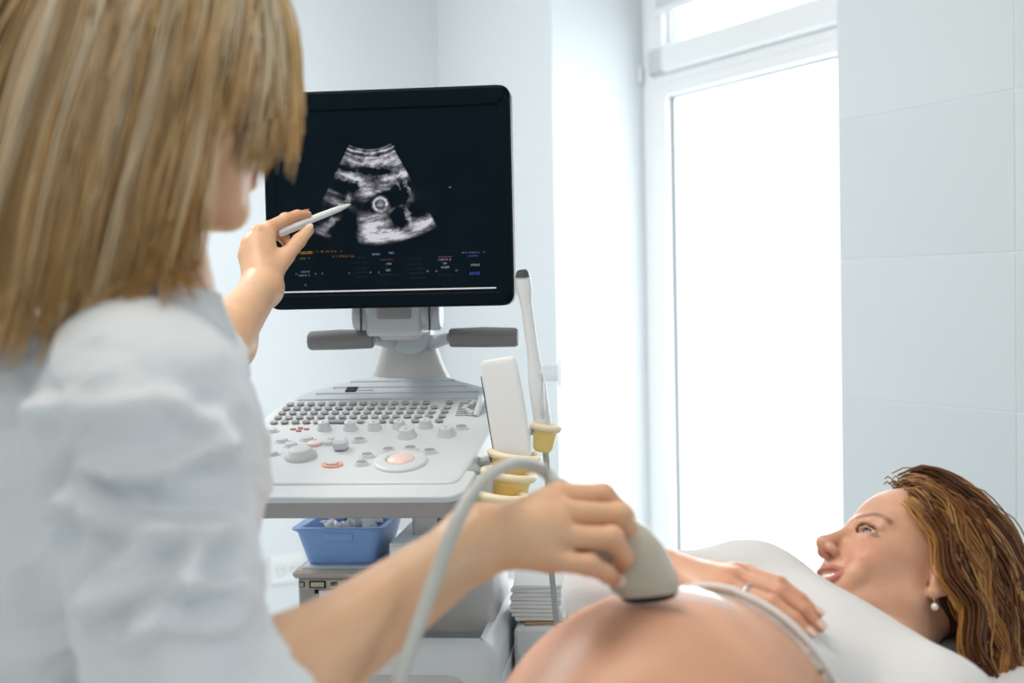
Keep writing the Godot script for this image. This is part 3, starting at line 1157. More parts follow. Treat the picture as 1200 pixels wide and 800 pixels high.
	for q in [[V(0, 1.484, 0.0055), V(0.352, 0.026, 0.005)], [V(0, 1.193, 0.0055), V(0.345, 0.018, 0.005)], [V(-0.1725, 1.34, 0.0055), V(0.018, 0.285, 0.005)], [V(0.1735, 1.34, 0.0055), V(0.018, 0.285, 0.005)]]:
		s.box(q[0], q[1], 0.002)
	obj("bezel", s, M.black, mon)
	s = Shape.new()
	s.quad(V(-0.1645, 1.202, 0.0046), V(0.1645, 1.202, 0.0046), V(-0.1645, 1.47, 0.0046), V(0.1645, 1.47, 0.0046))
	for i in s.uv.size():
		s.uv[i] = Vector2(s.uv[i].x, 1.0 - s.uv[i].y)
	var sm := mat(Color("060a0d"), 0.22, 0.14)
	sm.emission_enabled = true
	sm.emission = Color.BLACK
	sm.emission_texture = screen_image()
	sm.texture_repeat = false
	obj("screen", s, sm, mon)
	s = Shape.new()
	s.box(V(-0.001, 1.207, 0.0055), V(0.318, 0.0022, 0.002))
	obj("light_strip", s, M.frame, mon)
	# ---- probe holders along the right side
	s = Shape.new()
	s.prism(rounded(PackedVector2Array([Vector2(0.143, 0.2), Vector2(0.168, 0.19), Vector2(0.182, -0.04), Vector2(0.143, -0.05)]), 0.01), 0.93, 0.952, 0.005, 0.004)
	obj("holder_rail", s, M.shell, t)
	for q in [[0.19, 0.975, 0.1, 0.033], [0.186, 0.955, 0.145, 0.034], [0.178, 0.935, 0.19, 0.034], [0.228, 1.006, 0.03, 0.018]]:
		holder(t, V(q[0], q[1], q[2]), q[3])
	# clear plastic hook disc on the holder's far end
	s = Shape.new()
	s.lathe([Vector2(0.0, 0.0), Vector2(0.011, 0.0), Vector2(0.011, 0.022), Vector2(0.0205, 0.025), Vector2(0.0205, 0.029), Vector2(0.0, 0.029)], 28, Transform3D(Basis(Vector3.BACK, -PI / 2), V(0.226, 1.085, 0.06)))
	var hk := obj("hook", s, M.clear, t)
	s = Shape.new()
	s.tube(PackedVector3Array([V(0.225, 1.02, 0.04), V(0.226, 1.05, 0.055), V(0.226, 1.085, 0.06)]), [0.003], 8)
	obj("hook_stem", s, M.clear, hk)
	# ---- under-console shelf that carries the tray
	s = Shape.new()
	s.box(V(-0.04, 0.7985, -0.13), V(0.2, 0.006, 0.29), 0.002)
	s.box(V(0.035, 0.85, -0.25), V(0.02, 0.12, 0.05))
	obj("shelf", s, M.shell, t)

func holder(t: Node3D, at: Vector3, r: float) -> void:
	var s := Shape.new()
	var xf := Transform3D(Basis(Vector3.BACK, -0.16), at)
	s.lathe([Vector2(r * 0.62, -0.035), Vector2(r * 0.8, -0.03), Vector2(r * 0.98, -0.003), Vector2(r * 0.92, 0.0), Vector2(r * 0.75, -0.028), Vector2(r * 0.6, -0.032)], 28, xf)
	var cup := obj("holder_cup", s, M.yellow, t)
	s = Shape.new()
	var rows := []
	for k in 33:
		var a := TAU * k / 32
		var row := PackedVector3Array()
		for j in 10:
			var b := TAU * j / 10
			var rr := r + 0.0055 * cos(b)
			row.append(xf * V(rr * cos(a), 0.0055 * sin(b), -rr * sin(a)))
		rows.append(row)
	s.grid(rows, true, [], true)
	obj("rim", s, M.cream, cup)
	s = Shape.new()
	s.tube(PackedVector3Array([at + V(-r, -0.004, 0), at + V(-r - 0.02, -0.012, -0.005)]), [0.006], 10)
	obj("arm", s, M.shell, cup)

# ------------------------------------------------------------------ loose things round the machine
func at_machine(p: Vector3) -> Vector3:
	return machine_xf * p

func build_small_things() -> void:
	var yaw := deg_to_rad(-6.0)
	# ---- flat scanner probe standing in the first holder
	var t := thing("linear_probe", "flat white ultrasound probe standing in a yellow-rimmed holder", "probe", at_machine(V(0.192, 0.955, 0.1)), yaw)
	var s := Shape.new()
	var lean := Basis(Vector3.BACK, 0.155) * Basis(Vector3.RIGHT, -0.1)
	var rows := []
	for q in [[0.0, 0.018, 0.011], [0.012, 0.024, 0.0125], [0.05, 0.0265, 0.013], [0.11, 0.0258, 0.0125], [0.146, 0.0252, 0.012], [0.1535, 0.0242, 0.0105], [0.156, 0.021, 0.008]]:
		var row := PackedVector3Array()
		for j in 28:
			var a := TAU * j / 28
			row.append(lean * V(q[1] * signf(cos(a)) * pow(absf(cos(a)), 0.35), q[0], -q[2] * signf(sin(a)) * pow(absf(sin(a)), 0.35)))
		rows.append(row)
	s.grid(rows, true)
	s.face(Array(rows[-1]), Vector3.UP)
	obj("body", s, M.probe, t)
	s = Shape.new()
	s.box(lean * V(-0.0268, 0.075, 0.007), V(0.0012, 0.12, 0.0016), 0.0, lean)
	obj("dark_line", s, M.dark, t)  # dark line down the probe's left edge
	# ---- long slim probe behind it
	t = thing("endocavity_probe", "long slim white probe with dark tip rising beside the monitor", "probe", at_machine(V(0.226, 0.99, 0.03)), yaw)
	s = Shape.new()
	var lean2 := Basis(Vector3.BACK, 0.115)
	rows = []
	var pts := PackedVector3Array()
	var rad := []
	for q in [[0.0, 0.010], [0.02, 0.0125], [0.08, 0.0125], [0.1, 0.010], [0.13, 0.0082], [0.19, 0.0082], [0.202, 0.0092], [0.212, 0.0112], [0.226, 0.0112], [0.236, 0.0102], [0.241, 0.007]]:
		pts.append(lean2 * V(0, q[0], 0))
		rad.append(q[1])
	s.tube(pts, rad, 20)
	obj("body", s, M.probe, t)
	s = Shape.new()
	s.tube(PackedVector3Array([lean2 * V(0, 0.233, 0.002), lean2 * V(0.001, 0.2415, 0.003), lean2 * V(0.001, 0.2435, 0.003)]), [0.0105, 0.0078, 0.005], 16)
	obj("tip", s, M.wheel, t)
	s = Shape.new()
	s.tube(PackedVector3Array([V(0, 0.002, 0), V(0.004, -0.06, 0.005), V(0.002, -0.16, -0.02), V(0.01, -0.3, -0.05), V(-0.02, -0.42, -0.06), V(-0.075, -0.45, -0.07)]), [0.0045], 10)
	obj("cable", s, M.cable, t)
	# ---- video printer on the machine's body
	t = thing("video_printer", "grey and beige video printer with small display under the blue tray", "printer", at_machine(V(-0.086, 0.705, -0.08)), yaw)
	s = Shape.new()
	s.box(V(0, 0.0405, 0), V(0.116, 0.081, 0.2), 0.003)
	obj("case", s, M.printer, t)
	s = Shape.new()
	s.box(V(-0.002, 0.0865, 0.0), V(0.126, 0.012, 0.214), 0.004)
	obj("top_cover", s, M.beige, t)
	s = Shape.new()
	s.box(V(0, 0.0715, 0.1005), V(0.114, 0.015, 0.003), 0.001)
	obj("control_strip", s, M.beige, t)
	s = Shape.new()
	s.box(V(-0.028, 0.0715, 0.102), V(0.025, 0.0105, 0.002))
	var dsp := obj("display_frame", s, M.blackmark, t)
	s = Shape.new()
	s.box(V(-0.028, 0.0715, 0.1034), V(0.02, 0.0068, 0.001))
	obj("display", s, M.lcd, dsp)
	s = Shape.new()
	s.box(V(-0.0515, 0.0715, 0.1022), V(0.0085, 0.0085, 0.003), 0.001)
	var pb := obj("power_button", s, M.dark, t)
	s = Shape.new()
	s.box(V(-0.0515, 0.0715, 0.1038), V(0.006, 0.006, 0.002), 0.0005)
	obj("cap", s, M.beige, pb)
	s = Shape.new()
	s.box(V(-0.003, 0.0722, 0.1022), V(0.0105, 0.0058, 0.003), 0.001)
	obj("feed_button", s, M.dark, t)
	for x in [0.013, 0.0265, 0.042]:
		s = Shape.new()
		s.lathe([Vector2(0.0055, 0), Vector2(0.005, 0.004), Vector2(0.0036, 0.005), Vector2(0.0, 0.005)], 18, Transform3D(Basis(Vector3.RIGHT, PI / 2), V(x, 0.0715, 0.1015)))
		obj("knob", s, M.button, t)
	s = Shape.new()
	s.box(V(-0.03, 0.0605, 0.1015), V(0.0055, 0.0055, 0.002))
	obj("sensor", s, M.blackmark, t)
	s = Shape.new()
	s.box(V(0.013, 0.0545, 0.1015), V(0.078, 0.016, 0.004), 0.001)
	var slot := obj("paper_door", s, M.packet_white, t)
	s = Shape.new()
	s.box(V(0.02, 0.042, 0.1025), V(0.055, 0.01, 0.005), 0.001)
	obj("door_latch", s, M.frame, slot)
	# ---- blue tray on the shelf
	t = thing("storage_tray", "blue plastic storage tray full of wrapped packets under the console", "tray", at_machine(V(-0.084, 0.8015, -0.08)), yaw)
	s = Shape.new()
	rows = []
	var prof := [[0.0, 0.05, 0.078], [0.004, 0.052, 0.081], [0.05, 0.064, 0.093], [0.054, 0.07, 0.1], [0.057, 0.07, 0.1], [0.0575, 0.0625, 0.0915], [0.05, 0.0615, 0.09], [0.006, 0.05, 0.078], [0.003, 0.0, 0.0]]
	for q in prof:
		var ring := rounded(rect(-q[1], q[1], -q[2], q[2]), 0.014 if q[1] > 0 else 0.0, 4)
		var row := PackedVector3Array()
		for k in range(ring.size() - 1, -1, -1):
			row.append(V(ring[k].x, q[0], ring[k].y))
		rows.append(row)
	s.grid(rows, true)
	obj("tub", s, M.blue, t)
	s = Shape.new()
	s.box(V(0, 0.0435, 0.0925), V(0.044, 0.012, 0.002), 0.001)
	obj("front_label", s, M.blue, t)
	# packets in it
	var rng := RandomNumberGenerator.new()
	rng.seed = 12
	var looks := [["packet_white", "crinkled white paper packet in the blue tray"], ["packet_grey", "clear crinkled plastic packet in the blue tray"], ["packet_blue", "glossy blue packet in the blue tray"]]
	for k in 11:
		var lk: Array = looks[[0, 1, 0, 2, 1, 0, 1, 2, 0, 1, 0][k]]
		var p := V(-0.012 + 0.022 * (k % 3) + rng.randf_range(-0.004, 0.004), 0.043 + 0.007 * (k / 4), 0.06 - 0.026 * int(k / 2.0) + rng.randf_range(-0.004, 0.004))
		var o := thing("wrapped_packet", lk[1], "packet", at_machine(V(-0.084, 0.8015, -0.08) + p), yaw + rng.randf_range(-0.6, 0.6), "packets in the blue tray")
		s = Shape.new()
		rows = []
		var w := rng.randf_range(0.014, 0.02)
		var l := rng.randf_range(0.022, 0.032)
		for i in 9:
			var row := PackedVector3Array()
			var f := -1.0 + 2.0 * i / 8.0
			var th := 0.0085 * sqrt(maxf(0.0, 1.0 - pow(absf(f), 3.0))) + 0.0006
			for j in 16:
				var a := TAU * j / 16
				var cr := 1.0 + 0.35 * sin(i * 2.1 + j * 1.7 + k)
				row.append(V(w * cos(a) * (1.0 - 0.12 * absf(f)), th * sin(a) * cr + 0.004, l * f + 0.002 * sin(j * 2.3 + k)))
			rows.append(row)
		s.grid(rows, true, [], false)
		obj("wrapper", s, M[lk[0]], o, Transform3D(Basis(Vector3.RIGHT, rng.randf_range(-0.35, 0.35)) * Basis(Vector3.BACK, rng.randf_range(-0.5, 0.5)), V(0, 0.004, 0)))
		if lk[0] == "packet_white":
			s = Shape.new()
			s.box(V(0, 0.013, 0), V(w * 0.9, 0.0015, 0.006))
			obj("printed_band", s, M.packet_blue, o)
	# ---- white carton beside the tray
	t = thing("paper_carton", "long flat white carton lying beside the blue tray", "carton", at_machine(V(0.024, 0.8015, -0.1)), yaw)
	s = Shape.new()
	s.box(V(0, 0.016, 0), V(0.062, 0.032, 0.23), 0.002)
	obj("box", s, M.packet_white, t)
	s = Shape.new()
	s.box(V(0.0, 0.033, 0.0), V(0.062, 0.003, 0.234), 0.001)
	obj("lid", s, M.paper, t)
	# ---- small white cabinet behind, with a stack of papers
	t = thing("side_cabinet", "small white cabinet standing beside the ultrasound machine", "cabinet", at_machine(V(0.265, 0, -0.22)), yaw)
	s = Shape.new()
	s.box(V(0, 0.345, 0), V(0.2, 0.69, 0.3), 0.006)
	obj("body", s, M.shell_lit, t)
	for k in 2:
		s = Shape.new()
		s.box(V(0, 0.18 + 0.32 * k, 0.153), V(0.18, 0.3, 0.012), 0.003)
		var dr := obj("drawer", s, M.frame, t)
		s = Shape.new()
		s.tube(PackedVector3Array([V(-0.03, 0.25 + 0.32 * k, 0.158), V(-0.03, 0.25 + 0.32 * k, 0.176), V(0.03, 0.25 + 0.32 * k, 0.176), V(0.03, 0.25 + 0.32 * k, 0.158)]), [0.004], 8)
		obj("handle", s, M.steel, dr)
	t = thing("envelope", "brown paper envelope under the stack of papers", "envelope", at_machine(V(0.205, 0.69, -0.14)), yaw + 0.25)
	s = Shape.new()
	s.box(V(0, 0.002, 0), V(0.075, 0.004, 0.11), 0.001)
	obj("sleeve", s, M.card, t)
	s = Shape.new()
	s.box(V(0, 0.0045, -0.02), V(0.072, 0.001, 0.03))
	obj("flap", s, M.card, t)
	for k in 9:
		t = thing("paper_pad", "thin white paper pad in the stack on the cabinet", "paper pad", at_machine(V(0.2 + rng.randf_range(-0.003, 0.003), 0.695 + 0.0062 * k, -0.15)), yaw + rng.randf_range(-0.07, 0.07), "paper pads stacked on the cabinet")
		s = Shape.new()
		s.box(V(0, 0.0028, 0), V(0.078, 0.0056, 0.12), 0.0008)
		obj("sheets", s, M.paper, t)

# ------------------------------------------------------------------ furniture under the people
func build_couch() -> void:
	var yaw := atan2(0.69, -0.73) # local -z points to the feet
	yaw = atan2(0.69, -0.72)
	var t := thing("examination_couch", "white padded examination couch with slightly raised back under the patient", "couch", V(0.126, 0, -1.13), yaw)
	# local: +z towards the head
	var s := Shape.new()
	s.prism(rounded(rect(-0.27, 0.27, -1.15, 0.02), 0.04), 0.57, 0.65, 0.02, 0.015)
	obj("seat_pad", s, M.vinyl, t)
	s = Shape.new()
	s.prism(rounded(rect(-0.27, 0.27, 0.0, 0.76), 0.05), -0.08, 0.0, 0.02, 0.015, Transform3D(Basis(Vector3.RIGHT, -0.14), V(0, 0.65, 0.03)))
	obj("back_pad", s, M.vinyl, t)
	s = Shape.new()
	for x in [-0.22, 0.22]:
		s.box(V(x, 0.545, -0.3), V(0.04, 0.05, 1.6), 0.004)
	for z in [-1.0, -0.3, 0.42]:
		s.box(V(0, 0.545, z), V(0.44, 0.04, 0.04), 0.004)
	obj("frame", s, M.steel, t)
	for x in [-0.22, 0.22]:
		for z in [-1.0, 0.42]:
			s = Shape.new()
			s.tube(PackedVector3Array([V(x, 0.0, z), V(x, 0.53, z)]), [0.018], 14)
			obj("leg", s, M.steel, t)
	# pillow
	var p := thing("pillow", "soft white pillow under the patient's wavy brown hair", "pillow", V(0.515, 0.712, -1.54), yaw)
	s = Shape.new()
	var rows := []
	for i in 13:
		var f := -1.0 + 2.0 * i / 12.0
		var row := PackedVector3Array()
		for j in 32:
			var a := TAU * j / 32
			var cx := signf(cos(a)) * pow(absf(cos(a)), 0.7)
			var th := 0.034 * pow(maxf(0.0, 1.0 - pow(absf(f), 3.0)), 0.5) + 0.002
			row.append(V(0.2 * cx * (1.0 - 0.06 * absf(f)), th * sin(a) * (1.0 - 0.5 * pow(absf(cx), 4.0)), 0.13 * f))
		rows.append(row)
	s.grid(rows, true)
	obj("pillowcase", s, M.shirt, p, Transform3D(Basis(Vector3.RIGHT, -0.14), V(0, 0.035, 0)))

func build_stool() -> void:
	var t := thing("rolling_stool", "round rolling stool with dark seat under the sonographer", "stool", V(-0.47, 0, -1.1))
	var s := Shape.new()
	s.lathe([Vector2(0.0, 0.44), Vector2(0.16, 0.44), Vector2(0.185, 0.455), Vector2(0.19, 0.48), Vector2(0.18, 0.5), Vector2(0.13, 0.51), Vector2(0.0, 0.512)], 36)
	obj("seat", s, M.navy, t)
	s = Shape.new()
	s.tube(PackedVector3Array([V(0, 0.1, 0), V(0, 0.44, 0)]), [0.025], 16)
	obj("gas_column", s, M.steel, t)
	for k in 5:
		var a := TAU * k / 5
		var e := V(cos(a), 0, sin(a))
		s = Shape.new()
		s.tube(PackedVector3Array([V(0, 0.11, 0), e * 0.14 + V(0, 0.095, 0), e * 0.25 + V(0, 0.075, 0)]), [0.02, 0.018, 0.014], 12)
		var leg := obj("leg", s, M.steel, t)
		s = Shape.new()
		s.lathe([Vector2(0.0, -0.012), Vector2(0.026, -0.012), Vector2(0.03, -0.006), Vector2(0.03, 0.006), Vector2(0.026, 0.012), Vector2(0.0, 0.012)], 16, Transform3D(Basis(V(-e.z, 0, e.x), PI / 2), e * 0.25 + V(0, 0.03, 0)))
		obj("castor", s, M.wheel, leg)

# ------------------------------------------------------------------ people
# head frame: x to the person's left, y to the crown, z out of the face; origin between the ears
func head_frame(at: Vector3, crown: Vector3, look: Vector3) -> Transform3D:
	var f := look.normalized()
	var u := (crown - f * crown.dot(f)).normalized()
	return Transform3D(Basis(u.cross(f), u, f), at)

func head_field(f: Field, h: Transform3D, smile: bool) -> void:
	var B := h.basis
	f.ell(h * V(0, 0.035, -0.012), V(0.072, 0.085, 0.092), B, 0.02)
	f.ell(h * V(0, 0.045, 0.027), V(0.058, 0.05, 0.053), B, 0.02)
	f.ell(h * V(0, -0.018, 0.028), V(0.058, 0.076, 0.060), B, 0.02)
	for s in [-1.0, 1.0]:
		f.cap(h * V(0.048 * s, -0.048, 0.004), h * V(0.015 * s, -0.096, 0.060), 0.021, 0.014, 0.025)
		f.ell(h * V(0.033 * s, -0.027, 0.054), V(0.024, 0.021, 0.024), B, 0.018)
		f.cap(h * V(0.038 * s, 0.021, 0.066), h * V(0.008 * s, 0.019, 0.079), 0.009, 0.008, 0.012)
	f.cap(h * V(-0.008, -0.097, 0.066), h * V(0.008, -0.097, 0.066), 0.015, 0.015, 0.015)
	f.cap(h * V(0, -0.055, 0.066), h * V(0, -0.07, 0.066), 0.02, 0.019, 0.015)
	for s in [-1.0, 1.0]:
		f.ell(h * V(0.031 * s, 0.001, 0.090), V(0.018, 0.0105, 0.013), B, 0.012, true)
	f.cap(h * V(0, 0.012, 0.0815), h * V(0, -0.027, 0.1045), 0.0058, 0.0078, 0.010)
	f.ell(h * V(0, -0.029, 0.1045), V(0.0078, 0.0074, 0.0085), B, 0.007)
	for s in [-1.0, 1.0]:
		f.ell(h * V(0.0105 * s, -0.0335, 0.0955), V(0.0058, 0.006, 0.0085), B, 0.006)
	for s in [-1.0, 1.0]:
		f.ell(h * V(0.0062 * s, -0.0405, 0.0985), V(0.0036, 0.0042, 0.0058), B, 0.002, true)
		# eyelids
		f.chain([h * V(0.0175 * s, 0.0, 0.0785), h * V(0.025 * s, 0.0056, 0.0836), h * V(0.036 * s, 0.0058, 0.0826), h * V(0.046 * s, 0.001, 0.0735)], [0.0018, 0.0023, 0.0023, 0.0018], 0.0025)
		f.chain([h * V(0.0175 * s, -0.001, 0.0785), h * V(0.027 * s, -0.006, 0.0818), h * V(0.037 * s, -0.0052, 0.0798), h * V(0.046 * s, 0.0, 0.0735)], [0.0018, 0.0023, 0.0023, 0.0018], 0.003)
	for s in [-1.0, 1.0]:
		f.chain([h * V(0.02 * s, -0.011, 0.072), h * V(0.027 * s, -0.0112, 0.0782), h * V(0.037 * s, -0.0105, 0.0762), h * V(0.045 * s, -0.009, 0.068)], [0.0016, 0.0042, 0.0042, 0.0016], 0.005)
		f.chain([h * V(0.02 * s, 0.0105, 0.074), h * V(0.031 * s, 0.0115, 0.0812), h * V(0.043 * s, 0.0105, 0.07)], [0.0016, 0.0034, 0.0016], 0.006)
	var up := 0.0045 if smile else 0.0
	var wide := 0.0265 if smile else 0.023
	for s in [-1.0, 1.0]:
		if smile:
			f.chain([h * V(0.038 * s, -0.038, 0.066), h * V(0.034 * s, -0.055, 0.066), h * V(0.028 * s, -0.066, 0.066)], [0.009, 0.008, 0.007], 0.012)
		var open := 0.003 if smile else 0.0
		f.chain([h * V(wide * s, -0.0605 + up, 0.0765), h * V(0.012 * s, -0.0566 + open * 0.3, 0.087), h * V(0, -0.0560 + open * 0.35, 0.0898)], [0.0026, 0.0038, 0.0042], 0.004)
		f.chain([h * V(wide * s, -0.0615 + up, 0.0765), h * V(0.013 * s, -0.0716 - open * 0.8, 0.0845), h * V(0, -0.0735 - open, 0.0872)], [0.0026, 0.0045, 0.005], 0.004)
	if smile:
		f.chain_cut([h * V(-0.0245, -0.0605 + up, 0.081), h * V(-0.012, -0.0642, 0.091), h * V(0.012, -0.0642, 0.091), h * V(0.0245, -0.0605 + up, 0.081)], [0.0018, 0.0052, 0.0052, 0.0018], 0.002)
	for s in [-1.0, 1.0]:
		var eb := B * Basis(Vector3.UP, -0.35 * s) * Basis(Vector3.RIGHT, -0.15)
		f.ell(h * V(0.073 * s, -0.002, -0.014), V(0.0065, 0.029, 0.017), eb, 0.005)
		f.ell(h * V(0.079 * s, -0.001, -0.013), V(0.0055, 0.018, 0.0095), eb, 0.004, true)
		f.ell(h * V(0.0715 * s, -0.030, -0.008), V(0.0055, 0.0085, 0.0075), eb, 0.005)

func hand_field(f: Field, wrist: Vector3, fingers: Array, thumb: Array, size := 1.0) -> void:
	for g in fingers:
		f.cap(wrist.lerp(g[0], 0.12), g[0], 0.0145 * size, 0.0108 * size, 0.014)
	f.cap(wrist.lerp(fingers[1][0], 0.3), fingers[1][0].lerp(fingers[2][0], 0.5).lerp(wrist, 0.15), 0.0165 * size, 0.0135 * size, 0.012)
	f.cap(wrist.lerp(thumb[0], 0.2), thumb[1], 0.015 * size, 0.0125 * size, 0.014)
	var k := 0
	for g in fingers:
		var w: float = [0.98, 1.0, 0.96, 0.84][k] * size
		f.chain(g, [0.0108 * w, 0.0095 * w, 0.0083 * w, 0.0068 * w], 0.0028)
		f.ell(g[1], V(0.0102, 0.0102, 0.0102) * w, Basis.IDENTITY, 0.003)
		k += 1
	f.chain([thumb[1], thumb[2], thumb[3]], [0.0118 * size, 0.0105 * size, 0.0082 * size], 0.004)

func nail_points(fingers: Array, thumb: Array, back: Vector3) -> Array:
	var out := []
	for g in fingers + [thumb]:
		var d: Vector3 = (g[3] - g[2]).normalized()
		var m: Vector3 = (g[2] - g[1]).normalized()
		var b: Vector3 = back - d * back.dot(d)
		# the nail looks away from the side the finger bends to
		var curl := m - d * m.dot(d)
		if curl.length() > 0.15:
			b = curl
		out.append(g[3] + d * 0.0005 + b.normalized() * 0.0062)
	return out

# one nail plate: a small curved shell
func nail(s: Shape, at: Vector3, along: Vector3, out: Vector3) -> void:
	var d := along.normalized()
	var o := (out - d * out.dot(d)).normalized()
	var w := d.cross(o)
	var rows := []
	for i in 6:
		var f := -1.0 + 2.0 * i / 5.0
		var row := PackedVector3Array()
		for j in 7:
			var a := -1.0 + 2.0 * j / 6.0
			var half := 0.0049 * sqrt(maxf(0.05, 1.0 - 0.55 * pow(absf(f), 4.0)))
			row.append(at + d * f * 0.0055 + w * a * half + o * (0.0012 - 0.002 * a * a))
		rows.append(row)
	s.grid(rows)

func nails_of(p: Node3D, fingers: Array, thumb: Array, back: Vector3, m: Material) -> void:
	for g in fingers + [thumb]:
		var d: Vector3 = (g[3] - g[2]).normalized()
		var e: Vector3 = (g[2] - g[1]).normalized()
		var curl := e - d * e.dot(d)
		var o := curl if curl.length() > 0.2 else back
		o = (o - d * o.dot(d)).normalized()
		var s := Shape.new()
		nail(s, g[3] + d * 0.001 + o * 0.0066, d, o)
		obj("fingernail", s, m, p)

func eyes_of(p: Node3D, h: Transform3D, gaze: Vector3, iris: Color) -> void:
	for e in [-1.0, 1.0]:
		var c := h * V(0.031 * e, 0.0005, 0.0712)
		var s := Shape.new()
		var g := gaze.normalized()
		var e1 := g.cross(h.basis.y).normalized()
		var e2 := g.cross(e1)
		var rows := []
		var tints := []
		for i in 25:
			var a := PI * i / 24.0
			var row := PackedVector3Array()
			for j in 24:
				var b := TAU * j / 24
				row.append(c + (g * cos(a) + (e1 * cos(b) + e2 * sin(b)) * sin(a)) * 0.0115)
			rows.append(row)
			tints.append(Color(0.01, 0.01, 0.012) if a < 0.2 else iris if a < 0.5 else Color(0.04, 0.035, 0.03) if a < 0.56 else Color(0.78, 0.76, 0.75))
		s.grid(rows, true, tints, true)
		obj("eye", s, M.eye, p)
		# lashes along the upper lid
		s = Shape.new()
		s.tint = Color(0.02, 0.013, 0.01)
		for k in 22:
			var t := k / 21.0
			var lid: Vector3 = V(lerp2(0.018, 0.047, t) * e, 0.0002 + 0.0046 * sin(PI * (0.08 + 0.84 * t)), lerp2(0.0812, 0.0752, t) + 0.0048 * sin(PI * t))
			var dir := V((t - 0.35) * 0.9 * e, 0.35, 1.0).normalized()
			s.tube(PackedVector3Array([h * lid, h * (lid + dir * 0.0035), h * (lid + dir * 0.006 + V(0, 0.002, 0))]), [0.0006, 0.0005, 0.0002], 4, false)
		obj("eyelashes", s, M.hair, p)

# ---- hair: clumps follow a guide that falls under gravity and slides over the head
func hair(s: Shape, h: Transform3D, o: Dictionary, rng: RandomNumberGenerator) -> void:
	var bumps: Array = o.get("bumps", [])
	var grav: Vector3 = o.gravity
	var made := 0
	var tries := 0
	while made < o.clumps and tries < o.clumps * 30:
		tries += 1
		var a := rng.randf() * TAU
		var y := rng.randf_range(-0.45, 1.0)
		var q := sqrt(1.0 - y * y)
		var dirn := V(q * cos(a), y, q * sin(a))
		if not o.root.call(dirn):
			continue
		made += 1
		var layer := rng.randf()
		var rad: Vector3 = V(0.074, 0.088, 0.095) * o.get("skull", 1.0) + Vector3.ONE * (0.004 + o.volume * layer)
		var mid := V(0, 0.035, -0.012)
		var p: Vector3 = h * (mid + dirn * (rad - Vector3.ONE * o.volume * layer * 0.6))
		var nrm: Vector3 = (h.basis * (dirn / rad)).normalized()
		var d: Vector3 = h.basis * o.start.call(dirn)
		d = (d - nrm * d.dot(nrm)).normalized() + nrm * o.lift
		var guide := PackedVector3Array([p])
		var steps: int = o.steps
		var step: float = o.step
		var stop: float = o.stop.call(dirn, rng)
		var phase := rng.randf() * TAU
		var wave_axis := nrm.cross(d).normalized()
		for i in steps:
			d = (d + grav * o.pull).normalized()
			var wob: Vector3 = wave_axis * cos(phase + i * step * o.wave_rate) * o.wave * minf(1.0, i / 5.0)
			p += (d + wob).normalized() * step
			var l: Vector3 = h.affine_inverse() * p - mid
			var e := Vector3(l.x / rad.x, l.y / rad.y, l.z / rad.z)
			if e.length() < 1.0:
				p = h * (mid + l / maxf(e.length(), 0.05))
				var nn: Vector3 = (h.basis * Vector3(e.x / rad.x, e.y / rad.y, e.z / rad.z)).normalized()
				var dn := d.dot(nn)
				if dn < 0.0:
					d = (d - nn * dn).normalized()
			for b in bumps:
				var bq: Vector3 = p - b[0]
				var bh := clampf(bq.dot(b[1] - b[0]) / maxf((b[1] - b[0]).length_squared(), 1e-9), 0.0, 1.0)
				var away: Vector3 = bq - (b[1] - b[0]) * bh
				if away.length() < b[2]:
					p += away.normalized() * (b[2] - away.length())
					var bn := away.normalized()
					if d.dot(bn) < 0.0:
						d = (d - bn * d.dot(bn)).normalized()
			guide.append(p)
			if o.mode == "level" and p.y < stop:
				break
			if o.mode == "length" and i * step > stop:
				break
		for pass_ in o.get("smooth", 1):
			for i in range(1, guide.size() - 1):
				guide[i] = guide[i] * 0.5 + (guide[i - 1] + guide[i + 1]) * 0.25
		if guide.size() < 5:
			continue
		var base: Color = o.colors[rng.randi() % o.colors.size()]
		var lite: float = rng.randf_range(0.78, 1.15) * o.get("lite", 1.0)
		var spread: float = o.spread * rng.randf_range(0.7, 1.25)
		for k in o.strands:
			var off := Vector3(rng.randfn(), rng.randfn(), rng.randfn()) * spread * 0.6
			var ph := rng.randf() * TAU
			var pts := PackedVector3Array()
			var radii := []
			var m := guide.size()
			var cut := rng.randi_range(0, 2)
			for i in maxi(4, m - cut):
				var t := float(i) / (m - 1)
				var g := guide[i]
				var tight: float = 1.0 - o.gather * sin(PI * minf(1.0, t * 1.1)) * 0.6 - o.gather * 0.35 * t
				pts.append(g + off * tight + Vector3(sin(ph + t * 7.0), cos(ph * 1.7 + t * 5.0), sin(ph * 0.7 + t * 6.0)) * 0.0012)
				radii.append(o.thick * (0.75 + 0.4 * sin(PI * minf(t + 0.15, 1.0))) * (1.0 if t < 0.72 else lerpf(1.0, 0.18, (t - 0.72) / 0.28)))
			var hue: Color = base * lite * rng.randf_range(0.86, 1.2)
			var top := maxf(hue.r, maxf(hue.g, hue.b))
			if top > 0.78:
				hue *= 0.78 / top
			var tints := []
			for i in pts.size():
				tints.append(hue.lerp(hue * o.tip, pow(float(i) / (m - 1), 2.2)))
			s.tube(pts, radii, 3, false, Vector3.UP, 1.0, tints)

func band(p: Vector3, a: Vector3, b: Vector3) -> float:
	var q := p - a
	var h := clampf(q.dot(b - a) / (b - a).length_squared(), 0.0, 1.0)
	return (q - (b - a) * h).length()

